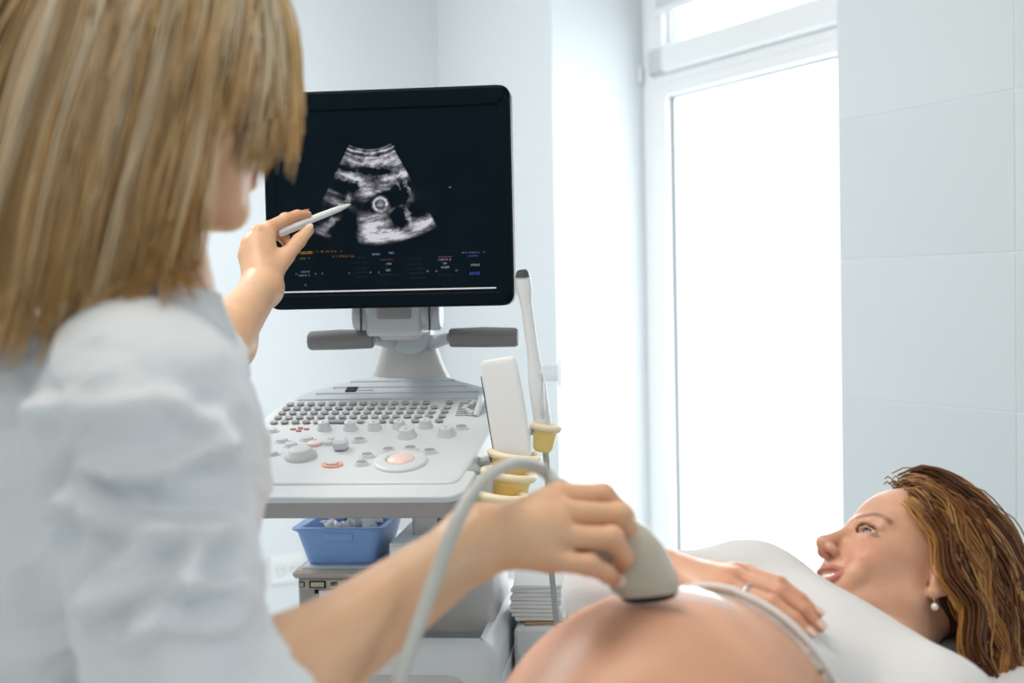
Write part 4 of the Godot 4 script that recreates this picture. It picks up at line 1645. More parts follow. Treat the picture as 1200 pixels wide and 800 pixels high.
# ---- the patient on the couch
func build_patient() -> void:
	var p := thing("person", "woman in white long shirt lying back with bare pregnant belly, smiling", "person", V(0.126, 0.65, -1.13))
	var h := head_frame(V(0.459, 0.848, -1.5145), V(0.557, 0.663, -0.5), V(-0.766, 0.643, 0.0))
	var axis := V(0.69, 0.1, -0.72).normalized()
	var side := V(0.72, 0, 0.69).normalized()
	var upv := side.cross(axis).normalized() * -1.0
	if upv.y < 0:
		upv = -upv
	var B := Basis(side, upv, side.cross(upv))
	var skin := hexl("d9aa8d")
	var f := Field.new()
	var belly := V(0.126, 0.773, -1.13)
	var sh_l := V(0.412, 0.76, -1.25)
	var sh_r := V(0.275, 0.825, -1.53)
	var neck := V(0.395, 0.765, -1.415)
	var torso := func(g: Field, grow: float) -> void:
		g.ell(belly, V(0.152, 0.156, 0.175) + Vector3.ONE * grow, B, 0.05)
		g.cap(V(0.06, 0.745, -1.06), V(0.2, 0.76, -1.22), 0.095 + grow, 0.105 + grow, 0.06)
		g.cap(V(0.2, 0.765, -1.22), V(0.325, 0.775, -1.375), 0.098 + grow, 0.074 + grow, 0.06)
		g.cap(sh_l.lerp(sh_r, 0.12), sh_l.lerp(sh_r, 0.88), 0.055 + grow, 0.055 + grow, 0.05)
		g.ell(V(0.31, 0.79, -1.265), V(0.055, 0.045, 0.055) + Vector3.ONE * grow, B, 0.05)
		g.ell(V(0.24, 0.815, -1.39), V(0.055, 0.045, 0.055) + Vector3.ONE * grow, B, 0.05)
	torso.call(f, 0.0)
	f.cap(V(0.02, 0.735, -1.02), V(0.06, 0.745, -1.06), 0.1, 0.1, 0.05)
	f.cap(neck, h * V(0, -0.05, -0.022), 0.048, 0.047, 0.03)
	f.cap(neck, sh_l, 0.045, 0.05, 0.04)
	f.cap(neck, sh_r, 0.045, 0.05, 0.04)
	# arms
	var el_r := V(0.105, 0.865, -1.40)
	var wr_r := V(0.155, 0.902, -1.31)
	f.chain([sh_r, el_r, wr_r], [0.046, 0.037, 0.026], 0.03)
	var el_l := V(0.285, 0.715, -1.06)
	var wr_l := V(0.19, 0.70, -0.87)
	f.chain([sh_l, el_l, wr_l], [0.046, 0.037, 0.025], 0.03)
	# legs
	for s in [-0.085, 0.085]:
		f.chain([V(0.02, 0.735, -1.02) + side * s, V(-0.27, 0.745, -0.70) + side * s, V(-0.54, 0.705, -0.41) + side * s * 0.8, V(-0.57, 0.76, -0.37) + side * s * 0.9], [0.088, 0.06, 0.036, 0.028], 0.03)
	var body := Shape.new()
	var mottle := FastNoiseLite.new()
	mottle.seed = 17
	mottle.frequency = 22.0
	mottle.fractal_octaves = 3
	var knuckles := PackedVector3Array()
	var blush := func(q: Vector3, _n: Vector3) -> Color:
		return flesh(q, skin, mottle, knuckles)
	f.into(body, 0.011, blush)
	# right hand resting on the upper belly
	var right := [
		[V(0.224, 0.914, -1.276), V(0.258, 0.906, -1.252), V(0.276, 0.894, -1.238), V(0.289, 0.882, -1.228)],
		[V(0.216, 0.913, -1.257), V(0.254, 0.903, -1.230), V(0.273, 0.890, -1.214), V(0.286, 0.876, -1.205)],
		[V(0.206, 0.908, -1.240), V(0.243, 0.898, -1.212), V(0.261, 0.886, -1.197), V(0.272, 0.874, -1.189)],
		[V(0.194, 0.902, -1.228), V(0.223, 0.893, -1.203), V(0.237, 0.884, -1.191), V(0.247, 0.875, -1.183)]]
	var right_thumb := [V(0.18, 0.902, -1.305), V(0.208, 0.908, -1.31), V(0.236, 0.906, -1.308), V(0.258, 0.9, -1.304)]
	for g in right:
		knuckles.append_array(g)
	var hf := Field.new()
	hf.cap(el_r, wr_r, 0.037, 0.026, 0.02)
	hf.cap(wr_r, wr_r.lerp(right[1][0], 0.2), 0.026, 0.018, 0.02)
	hand_field(hf, wr_r, right, right_thumb, 0.93)
	hf.lo = hf.lo.max(V(0.1, 0.8, -1.36))
	hf.into(body, 0.003, blush)
	var left := []
	for k in 4:
		var o := side * (-0.027 + 0.018 * k)
		left.append([V(0.13, 0.69, -0.80) + o, V(0.105, 0.685, -0.765) + o, V(0.088, 0.675, -0.748) + o, V(0.076, 0.665, -0.738) + o])
	var left_thumb := [wr_l + V(-0.02, 0, 0.01), V(0.14, 0.695, -0.85), V(0.115, 0.69, -0.83), V(0.1, 0.685, -0.812)]
	hf = Field.new()
	hf.cap(wr_l.lerp(el_l, 0.2), wr_l, 0.027, 0.025, 0.02)
	hand_field(hf, wr_l, left, left_thumb, 0.93)
	hf.into(body, 0.004, blush)
	# head
	var face := Field.new()
	head_field(face, h, true)
	face.cap(h * V(0, -0.05, -0.022), neck.lerp(h * V(0, -0.05, -0.022), 0.3), 0.047, 0.047, 0.02)
	var inv := h.affine_inverse()
	var lip := hexl("bf7a70")
	var face_tone := func(q: Vector3, _n: Vector3) -> Color:
		var l := inv * q
		var c := flesh(q, skin, mottle, PackedVector3Array())
		var ax := absf(l.x)
		c = c.lerp(hexl("d08674"), 0.55 * exp(-pow(V(ax - 0.038, l.y + 0.028, (l.z - 0.065) * 0.6).length() / 0.02, 2.0)))
		c = c.lerp(hexl("cf8d7c"), 0.4 * exp(-pow(V(l.x, l.y + 0.032, l.z - 0.108).length() / 0.012, 2.0)))
		if l.z > 0.07 and l.y < -0.046 and l.y > -0.088:
			var up_lip := minf(band(V(ax, l.y, l.z), V(0.0265, -0.056, 0.0765), V(0.012, -0.055, 0.087)), band(V(ax, l.y, l.z), V(0.012, -0.055, 0.087), V(0, -0.0541, 0.0898)))
			var lo_lip := minf(band(V(ax, l.y, l.z), V(0.0265, -0.057, 0.0765), V(0.013, -0.074, 0.0845)), band(V(ax, l.y, l.z), V(0.013, -0.074, 0.0845), V(0, -0.0765, 0.0872)))
			c = c.lerp(lip, smoothstep(0.006, 0.004, minf(up_lip, lo_lip)))

		var brow := minf(band(V(ax, l.y, l.z), V(0.012, 0.0215, 0.086), V(0.032, 0.0275, 0.080)), band(V(ax, l.y, l.z), V(0.032, 0.0275, 0.080), V(0.05, 0.021, 0.066)))
		c = c.lerp(hexl("7d5640"), 0.75 * smoothstep(0.0058, 0.0012, brow))
		return c
	face.into(body, 0.0022, face_tone)
	obj("body", body, M.skin, p)
	var rng := RandomNumberGenerator.new()
	rng.seed = 33
	# eyes, teeth
	eyes_of(p, h, h.basis * V(0.5, 0.12, 1.0), Color(0.06, 0.08, 0.11))
	var s := Shape.new()
	var rows := []
	for i in 4:
		var row := PackedVector3Array()
		for j in 33:
			var t := -1.0 + j / 16.0
			var tooth := 0.0005 * absf(sin(t * 4.0 * PI))
			row.append(h * V(0.0235 * t, -0.0572 - 0.0095 * (i / 3.0) + 0.0052 * t * t, 0.0868 - 0.0085 * t * t + tooth - 0.0005 * i))
		rows.append(row)
	s.grid(rows)
	obj("teeth", s, M.tooth, p)
	nails_of(p, right, right_thumb, Vector3.UP, nail_mat())
	# ring and earring
	s = Shape.new()
	var fa: Vector3 = right[2][0].lerp(right[2][1], 0.45)
	var fd: Vector3 = (right[2][1] - right[2][0]).normalized()
	rows = []
	var e1 := fd.cross(Vector3.UP).normalized()
	var e2 := fd.cross(e1)
	for k in 25:
		var a := TAU * k / 24
		var row := PackedVector3Array()
		for j in 8:
			var b := TAU * j / 8
			row.append(fa + (e1 * cos(a) + e2 * sin(a)) * (0.0099 + 0.0012 * cos(b)) + fd * 0.0018 * sin(b))
		rows.append(row)
	s.grid(rows, true)
	obj("finger_ring", s, M.steel, p)
	s = Shape.new()
	var ear := h * V(0.0765, -0.036, -0.006)
	s.tube(PackedVector3Array([ear + V(0, 0.004, 0), ear + V(0, -0.004, 0.003), ear + V(0.001, -0.009, 0.003)]), [0.0007], 6)
	var er := obj("earring", s, M.gold, p)
	s = Shape.new()
	var prof := []
	for k in 9:
		prof.append(Vector2(0.0042 * sin(PI * k / 8.0), -0.0042 * cos(PI * k / 8.0)))
	s.lathe(prof, 16, Transform3D(Basis.IDENTITY, ear + V(0.001, -0.013, 0.003)))
	obj("pearl", s, M.pearl, er)
	# shirt: follows the torso, ends in a hem above the belly
	var sf := Field.new()
	torso.call(sf, 0.007)
	sf.cap(neck.lerp(sh_l, 0.25), sh_l, 0.05, 0.058, 0.05)
	sf.cap(neck.lerp(sh_r, 0.25), sh_r, 0.05, 0.058, 0.05)
	sf.chain([sh_l, el_l, el_l.lerp(wr_l, 0.5)], [0.058, 0.05, 0.044], 0.04)
	sf.chain([sh_r, el_r, el_r.lerp(wr_r, 0.55)], [0.06, 0.046, 0.037], 0.04)
	sf.cap(h * V(0, -0.10, -0.02), h * V(0, 0.02, -0.0), 0.066, 0.08, 0.01, true)
	var hem := belly + axis * 0.108
	sf.clip(hem, -axis)
	var nf := FastNoiseLite.new()
	nf.seed = 3
	nf.frequency = 9.0
	s = Shape.new()
	sf.into(s, 0.007, null, func(q: Vector3, _n: Vector3) -> float:
		var l := q - hem
		var along := l.dot(axis)
		var r := 0.0016 * nf.get_noise_3d(q.x * 2.0, q.y * 2.0, q.z * 0.8)
		r += 0.0014 * sin(along * 95.0 + 6.0 * nf.get_noise_3dv(q * 0.6)) * exp(-pow((along - 0.03) / 0.05, 2.0))
		if along < 0.014:
			r += 0.0016
		return r)
	obj("shirt", s, M.shirt, p)
	# rolled hem round the belly
	var ring := PackedVector3Array()
	var trunk := Field.new()
	torso.call(trunk, 0.007)
	var every := PackedInt32Array(range(trunk.kind.size()))
	for k in 73:
		var a := TAU * k / 72
		var dir := side * cos(a) + upv * sin(a)
		var rr := 0.06
		while rr < 0.24 and trunk.at(hem + axis * 0.002 + dir * rr, every) < 0.0:
			rr += 0.0015
		ring.append(hem + axis * 0.003 + dir * (rr + 0.0005))
	s = Shape.new()
	s.tube(ring, [0.0036], 10, false)
	obj("hem", s, M.shirt, p)
	# trousers
	var tf := Field.new()
	tf.cap(V(0.02, 0.735, -1.02), V(0.045, 0.74, -1.045), 0.107, 0.106, 0.04)
	for q in [-0.085, 0.085]:
		tf.chain([V(0.02, 0.735, -1.02) + side * q, V(-0.27, 0.745, -0.70) + side * q, V(-0.53, 0.707, -0.42) + side * q * 0.8], [0.097, 0.07, 0.052], 0.03)
	s = Shape.new()
	tf.into(s, 0.014)
	obj("trousers", s, M.trousers, p)
	# gel smeared under the scan head
	var skin_parts := PackedInt32Array(range(f.kind.size()))
	s = Shape.new()
	rows = []
	for i in 8:
		var row := PackedVector3Array()
		var rr := i / 7.0
		for j in 28:
			var a := TAU * j / 28
			var w := 1.0 + 0.22 * sin(a * 3.0 + 1.0) + 0.12 * sin(a * 5.0)
			var q := side * (0.034 * rr * w * cos(a)) + axis * (0.034 * rr * w * sin(a))
			var c := belly + axis * 0.042 + side * 0.012 + q
			var dir := (c + upv * 0.14 - belly).normalized()
			var hit := belly + dir * 0.1
			# walk out to the belly surface
			var t := 0.12
			while t < 0.22 and f.at(belly + dir * t, skin_parts) < 0.0:
				t += 0.0006
			hit = belly + dir * (t + 0.0042 * pow(maxf(0.0, 1.0 - rr * rr), 0.5) - 0.0006)
			row.append(hit)
		rows.append(row)
	s.grid(rows, true)
	obj("gel", s, M.gel, p)
	# hair
	s = Shape.new()
	var cap_f := Field.new()
	cap_f.ell(h * V(0, 0.037, -0.016), V(0.0755, 0.087, 0.092), h.basis, 0.02)
	cap_f.clip(h * V(0, 0.03, 0.02), h.basis * V(0, -0.5, 0.86))
	s.tint = hexl("4a2c17")
	cap_f.into(s, 0.006, func(_q: Vector3, _n: Vector3) -> Color: return hexl("4a2c17"))
	hair(s, h, {
		"lift": 0.05, "tip": Color(1.1, 1.0, 0.85), "clumps": 400, "strands": 18, "volume": 0.018, "gravity": V(0.12, -1, 0.05).normalized(), "pull": 0.16, "steps": 32, "step": 0.0135, "mode": "length",
		"wave": 0.62, "wave_rate": 66.0, "spread": 0.0085, "gather": 0.55, "thick": 0.00105,
		"colors": [hexl("8a5c30"), hexl("6b4020"), hexl("a8763c"), hexl("4f2d17"), hexl("c1925a"), hexl("7d4f28")],
		"root": func(d: Vector3) -> bool: return d.z < (0.74 if d.x > -0.1 else 0.3) and d.y > -0.48 + 0.95 * maxf(d.z, 0.0),
		"start": func(d: Vector3) -> Vector3: return V(signf(d.x) * 0.3, -0.75 if d.y < 0.55 and d.z > 0.1 else -0.3 if d.y < 0.7 else 0.0, -1.0),
		"stop": func(_d: Vector3, r: RandomNumberGenerator) -> float: return r.randf_range(0.26, 0.4),
		"bumps": [[sh_l, neck, 0.062], [neck, V(0.325, 0.775, -1.375), 0.07]]}, rng)
	obj("hair", s, M.hair, p)
	for c in p.get_children():
		c.position -= p.position

# skin tone: mottled, redder over knuckles and finger ends
func flesh(q: Vector3, skin: Color, mottle: FastNoiseLite, knuckles: PackedVector3Array) -> Color:
	var m := mottle.get_noise_3dv(q)
	var c := skin * (1.0 + 0.1 * m)
	var red := 0.12 + 0.25 * maxf(0.0, mottle.get_noise_3dv(q * 0.6 + V(5, 2, 1)))
	for k in knuckles:
		var d := q.distance_squared_to(k)
		if d < 0.0008:
			red += 0.45 * exp(-d / 0.00016)
	return c.lerp(Color(skin.r * 0.92, skin.g * 0.66, skin.b * 0.58), clampf(red, 0.0, 0.75))

func nail_mat() -> StandardMaterial3D:
	if not M.has("nail"):
		M.nail = mat(Color("e8c4b4"), 0.2, 0.5)
	return M.nail

# ---- the sonographer
func build_sonographer() -> void:
	var p := thing("person", "blonde woman in white medical coat pointing a white pen at the screen", "person", V(-0.45, 0.512, -1.1))
	var skin := hexl("ddb694")
	var h := head_frame(V(-0.272, 1.377, -1.045), V(0.12, 0.98, -0.08), V(0.57, -0.1, -0.82))
	var neck := V(-0.292, 1.195, -1.04)
	var sh_r := V(-0.26, 1.125, -0.905)
	var sh_l := V(-0.325, 1.14, -1.2)
	var el_r := V(-0.234, 0.885, -0.875)
	var wr_r := V(-0.031, 0.998, -1.04)
	var el_l := V(-0.352, 1.12, -1.44)
	var wr_l := V(-0.325, 1.213, -1.673)
	var face_t := V(0.95, 0, -0.3).normalized()
	var wide := V(0.3, 0, 0.95).normalized()
	var T := Basis(wide, Vector3.UP, wide.cross(Vector3.UP))
	var f := Field.new()
	f.cap(V(-0.46, 0.66, -1.1), V(-0.42, 0.86, -1.085), 0.11, 0.09, 0.05)
	f.cap(V(-0.42, 0.86, -1.085), V(-0.355, 1.06, -1.06), 0.09, 0.095, 0.05)
	f.cap(sh_r.lerp(sh_l, 0.2), sh_l.lerp(sh_r, 0.2), 0.045, 0.045, 0.04)
	f.cap(neck, h * V(0, -0.05, -0.025), 0.047, 0.046, 0.03)
	f.cap(neck, sh_r, 0.036, 0.042, 0.03)
	f.cap(neck, sh_l, 0.036, 0.042, 0.03)
	f.chain([sh_r, el_r, el_r.lerp(wr_r, 0.3), wr_r], [0.042, 0.04, 0.041, 0.0265], 0.03)
	f.chain([sh_l, el_l, el_l.lerp(wr_l, 0.3), wr_l], [0.042, 0.038, 0.036, 0.0245], 0.03)
	# seated legs, knees along the couch
	var kn := V(0.62, 0, -0.78)
	for s in [-0.09, 0.09]:
		var o: Vector3 = V(0.78, 0, 0.62) * s
		f.chain([V(-0.46, 0.62, -1.1) + o, V(-0.46, 0.57, -1.1) + kn * 0.4 + o, V(-0.46, 0.11, -1.1) + kn * 0.36 + o, V(-0.46, 0.05, -1.1) + kn * 0.5 + o], [0.095, 0.06, 0.038, 0.03], 0.03)
	var body := Shape.new()
	var mottle := FastNoiseLite.new()
	mottle.seed = 18
	mottle.frequency = 22.0
	mottle.fractal_octaves = 3
	var knuckles := PackedVector3Array()
	var tone := func(q: Vector3, _n: Vector3) -> Color: return flesh(q, skin, mottle, knuckles)
	f.into(body, 0.01, tone)
	# right hand round the scan head
	var right := [
		[V(0.036, 1.022, -1.109), V(0.077, 1.020, -1.118), V(0.095, 1.003, -1.119), V(0.104, 0.986, -1.116)],
		[V(0.041, 1.010, -1.088), V(0.088, 1.006, -1.096), V(0.102, 0.985, -1.102), V(0.105, 0.966, -1.106)],
		[V(0.036, 0.993, -1.069), V(0.081, 0.991, -1.073), V(0.092, 0.973, -1.083), V(0.088, 0.961, -1.094)],
		[V(0.026, 0.977, -1.059), V(0.060, 0.972, -1.058), V(0.076, 0.962, -1.067), V(0.083, 0.955, -1.079)]]
	var right_thumb := [V(-0.005, 0.987, -1.07), V(0.032, 0.978, -1.118), V(0.062, 0.972, -1.132), V(0.084, 0.962, -1.13)]
	for g in right:
		knuckles.append_array(g)
	var hf := Field.new()
	hf.cap(el_r.lerp(wr_r, 0.75), wr_r, 0.0302, 0.0265, 0.02)
	hf.cap(wr_r, wr_r.lerp(right[1][0], 0.25), 0.0265, 0.019, 0.02)
	hand_field(hf, wr_r, right, right_thumb, 1.1)
	hf.into(body, 0.0028, tone)
	# left hand holding the pen
	var left := [
		[V(-0.322, 1.293, -1.722), V(-0.306, 1.306, -1.755), V(-0.293, 1.3125, -1.774), V(-0.281, 1.314, -1.788)],
		[V(-0.337, 1.286, -1.710), V(-0.327, 1.292, -1.749), V(-0.309, 1.281, -1.757), V(-0.302, 1.266, -1.750)],
		[V(-0.346, 1.271, -1.702), V(-0.338, 1.272, -1.738), V(-0.322, 1.259, -1.744), V(-0.316, 1.248, -1.732)],
		[V(-0.349, 1.255, -1.694), V(-0.343, 1.254, -1.722), V(-0.331, 1.243, -1.727), V(-0.326, 1.235, -1.717)]]
	var left_thumb := [V(-0.313, 1.231, -1.685), V(-0.299, 1.255, -1.713), V(-0.2865, 1.276, -1.743), V(-0.276, 1.291, -1.763)]
	for g in left:
		knuckles.append_array(g)
	hf = Field.new()
	hf.cap(el_l.lerp(wr_l, 0.75), wr_l, 0.0275, 0.0245, 0.02)
	hf.cap(wr_l, wr_l.lerp(left[1][0], 0.25), 0.0245, 0.017, 0.02)
	hand_field(hf, wr_l, left, left_thumb, 0.92)
	hf.into(body, 0.0028, tone)
	var face := Field.new()
	head_field(face, h, false)
	face.cap(h * V(0, -0.05, -0.025), neck.lerp(h * V(0, -0.05, -0.025), 0.3), 0.046, 0.046, 0.02)
	var inv := h.affine_inverse()
	face.into(body, 0.0032, func(q: Vector3, _n: Vector3) -> Color:
		var l := inv * q
		var c := flesh(q, skin, mottle, PackedVector3Array())
		var ax := absf(l.x)
		if l.z > 0.07 and l.y < -0.05 and l.y > -0.083:
			c = c.lerp(hexl("b56a62"), smoothstep(0.008, 0.005, minf(band(V(ax, l.y, l.z), V(0.023, -0.0605, 0.0765), V(0, -0.0563, 0.0905)), band(V(ax, l.y, l.z), V(0.023, -0.0615, 0.0765), V(0, -0.0738, 0.0892)))))
		var brow := minf(band(V(ax, l.y, l.z), V(0.012, 0.0215, 0.086), V(0.032, 0.0275, 0.080)), band(V(ax, l.y, l.z), V(0.032, 0.0275, 0.080), V(0.05, 0.021, 0.066)))
		return c.lerp(hexl("8a6a45"), 0.8 * smoothstep(0.005, 0.0025, brow)))
	obj("body", body, M.skin, p)
	eyes_of(p, h, h.basis * V(0.1, -0.05, 1.0), Color(0.08, 0.14, 0.2))
	nails_of(p, right, right_thumb, V(-0.2, 0.7, 0.6), nail_mat())
	nails_of(p, left, left_thumb, V(-0.1, 0.3, 0.9), nail_mat())
	# coat
	var cf := Field.new()
	cf.cap(V(-0.465, 0.58, -1.1), V(-0.43, 0.8, -1.085), 0.15, 0.125, 0.05)
	cf.cap(V(-0.43, 0.8, -1.085), V(-0.35, 1.05, -1.06), 0.125, 0.125, 0.06)
	cf.ell(V(-0.34, 1.06, -1.055), V(0.155, 0.13, 0.125), T, 0.06)
	cf.cap(neck.lerp(sh_r, 0.3) + V(0, -0.005, 0), sh_r, 0.05, 0.062, 0.06)
	cf.cap(neck.lerp(sh_l, 0.3) + V(0, -0.005, 0), sh_l, 0.05, 0.06, 0.06)
	cf.chain([sh_r, sh_r.lerp(el_r, 0.5), el_r], [0.062, 0.057, 0.055], 0.05)
	var cuff_r := el_r.lerp(wr_r, 0.24)
	cf.cap(el_r, cuff_r.lerp(wr_r, 0.05), 0.055, 0.051, 0.03)
	cf.chain([sh_l, el_l.lerp(sh_l, 0.08)], [0.06, 0.052], 0.05)
	cf.cap(neck + V(0, 0.03, 0), h * V(0, -0.03, -0.02), 0.05, 0.05, 0.01, true)
	# the sleeve ends where the cuff is turned up
	cf.cap(cuff_r + (wr_r - el_r).normalized() * 0.075, wr_r, 0.07, 0.07, 0.004, true)
	# sharp creases across the near side of the sleeve: height, then the line in x and y
	var folds := [
		[0.0028, Vector2(-0.316, 1.126), Vector2(-0.295, 1.129), Vector2(-0.252, 1.131), Vector2(-0.225, 1.136)],
		[0.005, Vector2(-0.316, 1.130), Vector2(-0.323, 1.108), Vector2(-0.320, 1.087), Vector2(-0.309, 1.057)],
		[0.008, Vector2(-0.309, 1.057), Vector2(-0.291, 1.073), Vector2(-0.285, 1.092), Vector2(-0.261, 1.087), Vector2(-0.234, 1.087), Vector2(-0.214, 1.096), Vector2(-0.199, 1.102)],
		[0.008, Vector2(-0.291, 1.069), Vector2(-0.272, 1.058), Vector2(-0.227, 1.050), Vector2(-0.196, 1.047), Vector2(-0.177, 1.043)],
		[0.006, Vector2(-0.198, 1.118), Vector2(-0.195, 1.090), Vector2(-0.184, 1.074)],
		[0.006, Vector2(-0.282, 1.000), Vector2(-0.265, 1.027), Vector2(-0.235, 1.046)],
		[0.006, Vector2(-0.274, 1.003), Vector2(-0.236, 1.018), Vector2(-0.200, 1.041)],
		[0.007, Vector2(-0.217, 1.014), Vector2(-0.192, 1.010), Vector2(-0.174, 0.999)],
		[0.006, Vector2(-0.245, 0.989), Vector2(-0.221, 1.010), Vector2(-0.209, 1.026)],
		[0.005, Vector2(-0.284, 1.057), Vector2(-0.288, 1.031), Vector2(-0.287, 0.984)],
		[0.004, Vector2(-0.217, 1.128), Vector2(-0.198, 1.110), Vector2(-0.191, 1.098)],
		[0.006, Vector2(-0.257, 0.978), Vector2(-0.237, 0.991), Vector2(-0.190, 0.982)],
		[0.003, Vector2(-0.227, 1.075), Vector2(-0.203, 1.071), Vector2(-0.182, 1.062)]]
	var nf := FastNoiseLite.new()
	nf.seed = 6
	nf.frequency = 7.0
	var s := Shape.new()
	cf.into(s, 0.005, null, func(q: Vector3, nn: Vector3) -> float:
		var w := V(q.x * 0.75 + q.y * 0.5, q.y * 1.5 - q.x * 0.45, q.z * 0.75)
		var r := 0.0035 * nf.get_noise_3dv(w) + 0.0062 * (pow(1.0 - absf(nf.get_noise_3dv(w * 0.85 + V(3.0, 1.0, 2.0))), 4.0) - 0.45) + 0.0012 * nf.get_noise_3d(q.x * 3.0, q.y * 5.0, q.z * 3.0)
		var facing := smoothstep(0.15, 0.75, nn.z)
		if facing > 0.0:
			var flat := Vector2(q.x, q.y)
			for g in folds:
				var dd := 1.0
				for i in range(1, g.size() - 1):
					var st: Vector2 = g[i]
					var ab: Vector2 = g[i + 1] - st
					var t := clampf((flat - st).dot(ab) / ab.length_squared(), 0.0, 1.0)
					dd = minf(dd, (flat - st - ab * t).length())
				if dd < 0.05:
					r += facing * g[0] * 1.3 * (2.3 * exp(-pow(dd / 0.009, 2.0)) - 0.85 * exp(-pow(dd / 0.026, 2.0)))
		return r)
	obj("coat", s, M.coat, p)
	# turned cuff
	s = Shape.new()
	var ax := (wr_r - el_r).normalized()
	var e1 := ax.cross(Vector3.UP).normalized()
	var e2 := ax.cross(e1)
	var rows := []
	for q in [[-0.035, 0.056], [-0.03, 0.0585], [-0.004, 0.0575], [0.0, 0.0565], [0.001, 0.054], [-0.01, 0.0525], [-0.03, 0.0525]]:
		var row := PackedVector3Array()
		for j in 40:
			var a := TAU * j / 40
			var rr: float = q[1] * (1.0 + 0.03 * sin(a * 3.0 + 0.7) + 0.015 * sin(a * 7.0))
			row.append(cuff_r + ax * (q[0] + 0.004 * sin(a + 0.5)) + (e1 * cos(a) + e2 * sin(a)) * rr)
		rows.append(row)
	s.grid(rows, true)
	obj("cuff", s, M.coat, p)
	# collar
	s = Shape.new()
	rows = []
	for q in [[-0.012, 0.06], [0.006, 0.057], [0.016, 0.056], [0.018, 0.06], [0.002, 0.066], [-0.016, 0.073], [-0.018, 0.07], [-0.004, 0.062]]:
		var row := PackedVector3Array()
		for j in 36:
			var a := 0.5 + (TAU - 1.0) * j / 35.0
			row.append(neck + V(0, 0.002 + q[0] - 0.012 * cos(a), 0) + (face_t * cos(a) + wide * sin(a) * 0.95) * q[1])
		rows.append(row)
	s.grid(rows, false)
	obj("collar", s, M.coat, p)
	# trousers and shoes
	var tf := Field.new()
	for q in [-0.09, 0.09]:
		var o: Vector3 = V(0.78, 0, 0.62) * q
		tf.chain([V(-0.46, 0.625, -1.1) + o, V(-0.46, 0.575, -1.1) + kn * 0.4 + o, V(-0.46, 0.14, -1.1) + kn * 0.36 + o], [0.105, 0.07, 0.055], 0.03)
	s = Shape.new()
	tf.into(s, 0.015)
	obj("trousers", s, M.trousers, p)
	for q in [-0.09, 0.09]:
		var o: Vector3 = V(0.78, 0, 0.62) * q
		var ff := Field.new()
		ff.cap(V(-0.46, 0.045, -1.1) + kn * 0.34 + o, V(-0.46, 0.036, -1.1) + kn * 0.53 + o, 0.045, 0.036, 0.02)
		ff.cap(V(-0.46, 0.045, -1.1) + kn * 0.35 + o, V(-0.46, 0.09, -1.1) + kn * 0.36 + o, 0.045, 0.044, 0.02)
		ff.clip(V(0, 0.001, 0), V(0, -1, 0))
		s = Shape.new()
		ff.into(s, 0.01)
		obj("shoe", s, M.shell, p)
	# hair
	var rng := RandomNumberGenerator.new()
	rng.seed = 14
	s = Shape.new()
	var cap_f := Field.new()
	cap_f.ell(h * V(0, 0.04, -0.016), V(0.0745, 0.0865, 0.0935), h.basis, 0.02)
	cap_f.cap(h * V(0, 0.0, -0.045), neck + V(-0.035, 0.06, 0.0), 0.06, 0.035, 0.04)
	cap_f.clip(h * V(0, 0.03, 0.05), h.basis * V(0, -0.55, 0.83))
	cap_f.into(s, 0.007, func(_q: Vector3, _n: Vector3) -> Color: return hexl("7d5f3b"))
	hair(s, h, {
		"lift": 0.15, "skull": 0.97, "lite": 1.1, "tip": Color(0.98, 0.82, 0.56), "clumps": 360, "strands": 13, "volume": 0.01, "gravity": V(-0.24, -1, 0.05).normalized(), "pull": 0.22, "steps": 30, "step": 0.016, "mode": "level",  # tip: golden light on the ends put into strand colour, here and below
		"wave": 0.05, "wave_rate": 30.0, "spread": 0.0072, "gather": 0.3, "thick": 0.0014,
		"colors": [hexl("dcc29a"), hexl("c9ad84"), hexl("e6d1ae"), hexl("9c8058"), hexl("f0e2c8"), hexl("c4a678"), hexl("dcbe8a")],
		"root": func(d: Vector3) -> bool: return d.z < 0.5 + 0.35 * d.y and d.y > -0.1 + 0.55 * d.z,
		"start": func(d: Vector3) -> Vector3: return V(signf(d.x + 0.02) * (0.45 if d.y > 0.5 else 0.1), -0.6, 0.25 if d.z > 0.3 else -0.5),
		"stop": func(d: Vector3, r: RandomNumberGenerator) -> float: return (1.33 if d.z > 0.12 else 1.235 if d.z > -0.15 else 1.185) + r.randf_range(-0.02, 0.03),
		"bumps": [[neck + V(0, 0.09, 0), neck, 0.058], [sh_l, sh_r, 0.075], [V(-0.35, 1.05, -1.06), V(-0.43, 0.8, -1.085), 0.15]]}, rng)
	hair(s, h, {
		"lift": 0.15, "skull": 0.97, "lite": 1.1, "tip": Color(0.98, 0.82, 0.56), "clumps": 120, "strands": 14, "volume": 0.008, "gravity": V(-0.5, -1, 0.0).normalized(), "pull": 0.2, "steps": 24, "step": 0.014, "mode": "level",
		"wave": 0.06, "wave_rate": 30.0, "spread": 0.0075, "gather": 0.5, "thick": 0.0015,
		"colors": [hexl("d3b88f"), hexl("e0c9a4"), hexl("ecdcbf"), hexl("f1e5cf"), hexl("bfa27a")],
		"root": func(d: Vector3) -> bool: return d.x < -0.15 and d.z > 0.05 and d.z < 0.72 and d.y > 0.05 + 0.3 * d.z,
		"start": func(d: Vector3) -> Vector3: return V(-0.8, -0.5, 0.35),
		"stop": func(_d: Vector3, r: RandomNumberGenerator) -> float: return 1.32 + r.randf_range(-0.015, 0.05),
		"bumps": []}, rng)
